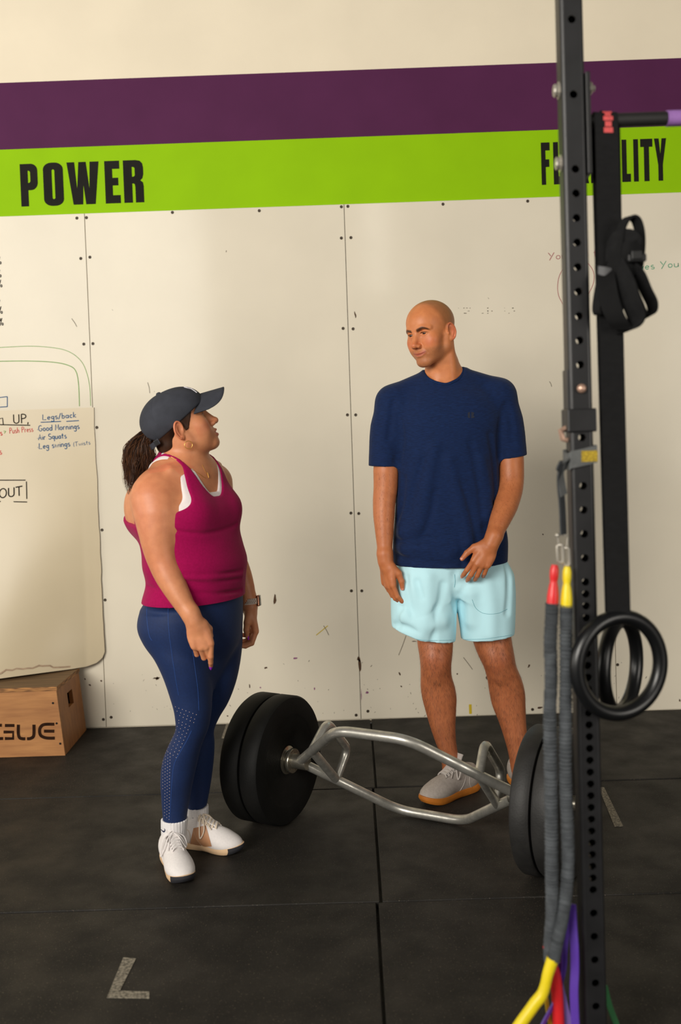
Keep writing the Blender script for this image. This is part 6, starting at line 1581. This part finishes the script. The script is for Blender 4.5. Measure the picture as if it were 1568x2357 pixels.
o = mb.build('band_holes', m_hole, wb_); o['kind'] = 'stuff'
fx = np.array((.97, -.05, .1)); fx = fx - axw * (fx @ axw); fx /= np.linalg.norm(fx)
Rw = np.stack([np.cross(axw, fx), axw, fx], 1)
mb = MB(); mb.box((-.016, -.019, .0), (.016, .019, .009), .004, frame=(wc + fx * (R0 - .001), Rw)); mb.build('watch_case', mat('rose_metal', lin(196, 140, 112), .3, metal=.8), wb_)
mb = MB(); mb.box((-.0145, -.0175, .009), (.0145, .0175, .0106), .001, frame=(wc + fx * (R0 - .001), Rw)); mb.build('watch_face', mat('dark_glass', lin(14, 14, 16), .08), wb_)
# socks
m_sock = mat('white_rib_sock', lin(226, 222, 222), .85, var=.06, scale=90, bump=.1, bscale=500)
m_swoosh = mat('navy_knit_mark', lin(22, 30, 66), .8)
def sock(rows, name, marks):
    s_ = Solid(); s_.add(zloft([(z, cx, cy, rx, ry) for z, cx, cy, rx, ry in rows]))
    zt, zb = rows[0][0] - .003, rows[-1][0]
    s_.warp = lambda D, x, y, z: D + (.0008 * np.sin((np.arctan2(y - rows[0][2], x - rows[0][1])) * 26)).astype(np.float32)
    lo = np.array((min(r[1] for r in rows) - .08, min(r[2] for r in rows) - .08, zb - .01)); hi = np.array((max(r[1] for r in rows) + .08, max(r[2] for r in rows) + .08, zt + .02))
    o = skin_obj('sock', s_, [(lo, hi, .0026)], m_sock, woman, it=1); b_ = bvh_of(o)
    for pts in marks:
        P = [on_surface(b_, x, y, .0007) for x, y, *_ in spline([(a, c, 0) for a, c in pts], 4)]; P = [q for q in P if q]
        if len(P) > 2:
            mb = MB(); k = len(P); wd = np.interp(np.linspace(0, 1, k), [0, .45, 1], [.0015, .0050, .0010])
            mb.ribbon([q[0] for q in P], [np.cross(q[1], np.gradient(np.array([p[0] for p in P]), axis=0)[i]) for i, q in enumerate(P)], wd, .0012); mb.build('sock_mark', m_swoosh, o)
    return o
sock(rows_px([(1884, 371, 433, -1.512, .042), (1900, 371, 431, -1.512, .042), (1920, 372, 429, -1.512, .042), (1940, 374, 428, -1.515, .042), (1952, 376, 426, -1.515, .04)]), 'sock', [[(371, 1909), (375, 1913), (378, 1914), (380, 1911), (379, 1907)]])
sock(rows_px([(1855, 429, 480, -1.382, .041), (1875, 428, 480, -1.382, .041), (1895, 428, 477, -1.384, .041), (1910, 429, 474, -1.386, .040)]), 'sock', [[(430, 1890), (436, 1893), (443, 1892), (447, 1888), (444, 1882)]])
# shoes
m_wup = mat('white_mesh_upper', lin(232, 226, 224), .75, var=.06, scale=160, bump=.25, bscale=800)
m_tan = mat('cream_foam_sole', lin(226, 190, 150), .6, var=.08, scale=30); m_bk = mat('black_toe_rubber', lin(40, 40, 46), .7, var=.2, scale=200, bump=.3, bscale=900)
m_cl = mat('cream_lace', lin(222, 206, 186), .8, var=.1, scale=200)
mw = dict(upper=m_wup, sole=m_tan, lace=m_wup, tongue=m_wup, toe=m_bk, sole_label='cream foam sole')
hd = np.array((.43, -.903)); toe = np.array((-.560, -1.690)); L = .243; shoeA, _ = build_shoe(toe - hd * L, math.atan2(hd[1], hd[0]), L, woman, mw, 'white training shoe pointing to the camera')
mw2 = dict(mw, lace=m_cl)
hd = np.array((.94, -.34)); toe = np.array((-.410, -1.462)); shoeB, _ = build_shoe(toe - hd * L, math.atan2(hd[1], hd[0]), L, woman, mw2, 'white training shoe in profile with cream laces')
m_clip = mat('tan_heel_clip', lin(186, 136, 100), .35, var=.12, scale=20)
def patch(o, quad, m, name, n=10):
    b_ = bvh_of(o); V = []; ok = {}
    a, b, c, d = [np.array(q, float) for q in quad]
    for i in range(n):
        for j in range(n):
            u, v = i / (n - 1), j / (n - 1); p = (a * (1 - u) + b * u) * (1 - v) + (d * (1 - u) + c * u) * v
            q = on_surface(b_, p[0], p[1], .0013)
            if q is not None: ok[i, j] = len(V); V.append(q[0])
    F = [(ok[i, j], ok[i + 1, j], ok[i + 1, j + 1], ok[i, j + 1]) for i in range(n - 1) for j in range(n - 1) if all(k in ok for k in ((i, j), (i + 1, j), (i + 1, j + 1), (i, j + 1)))]
    F = [f for f in F if max(np.linalg.norm(V[f[0]] - V[k]) for k in f[1:]) < .02]
    if F: raw(name, V, F, m, o, smooth=True)
patch(shoeB, [(446, 1906), (474, 1900), (488, 1948), (436, 1950)], m_clip, 'heel_clip')
patch(shoeA, [(357, 1958), (364, 1964), (372, 2000), (360, 1992)], m_clip, 'heel_clip')
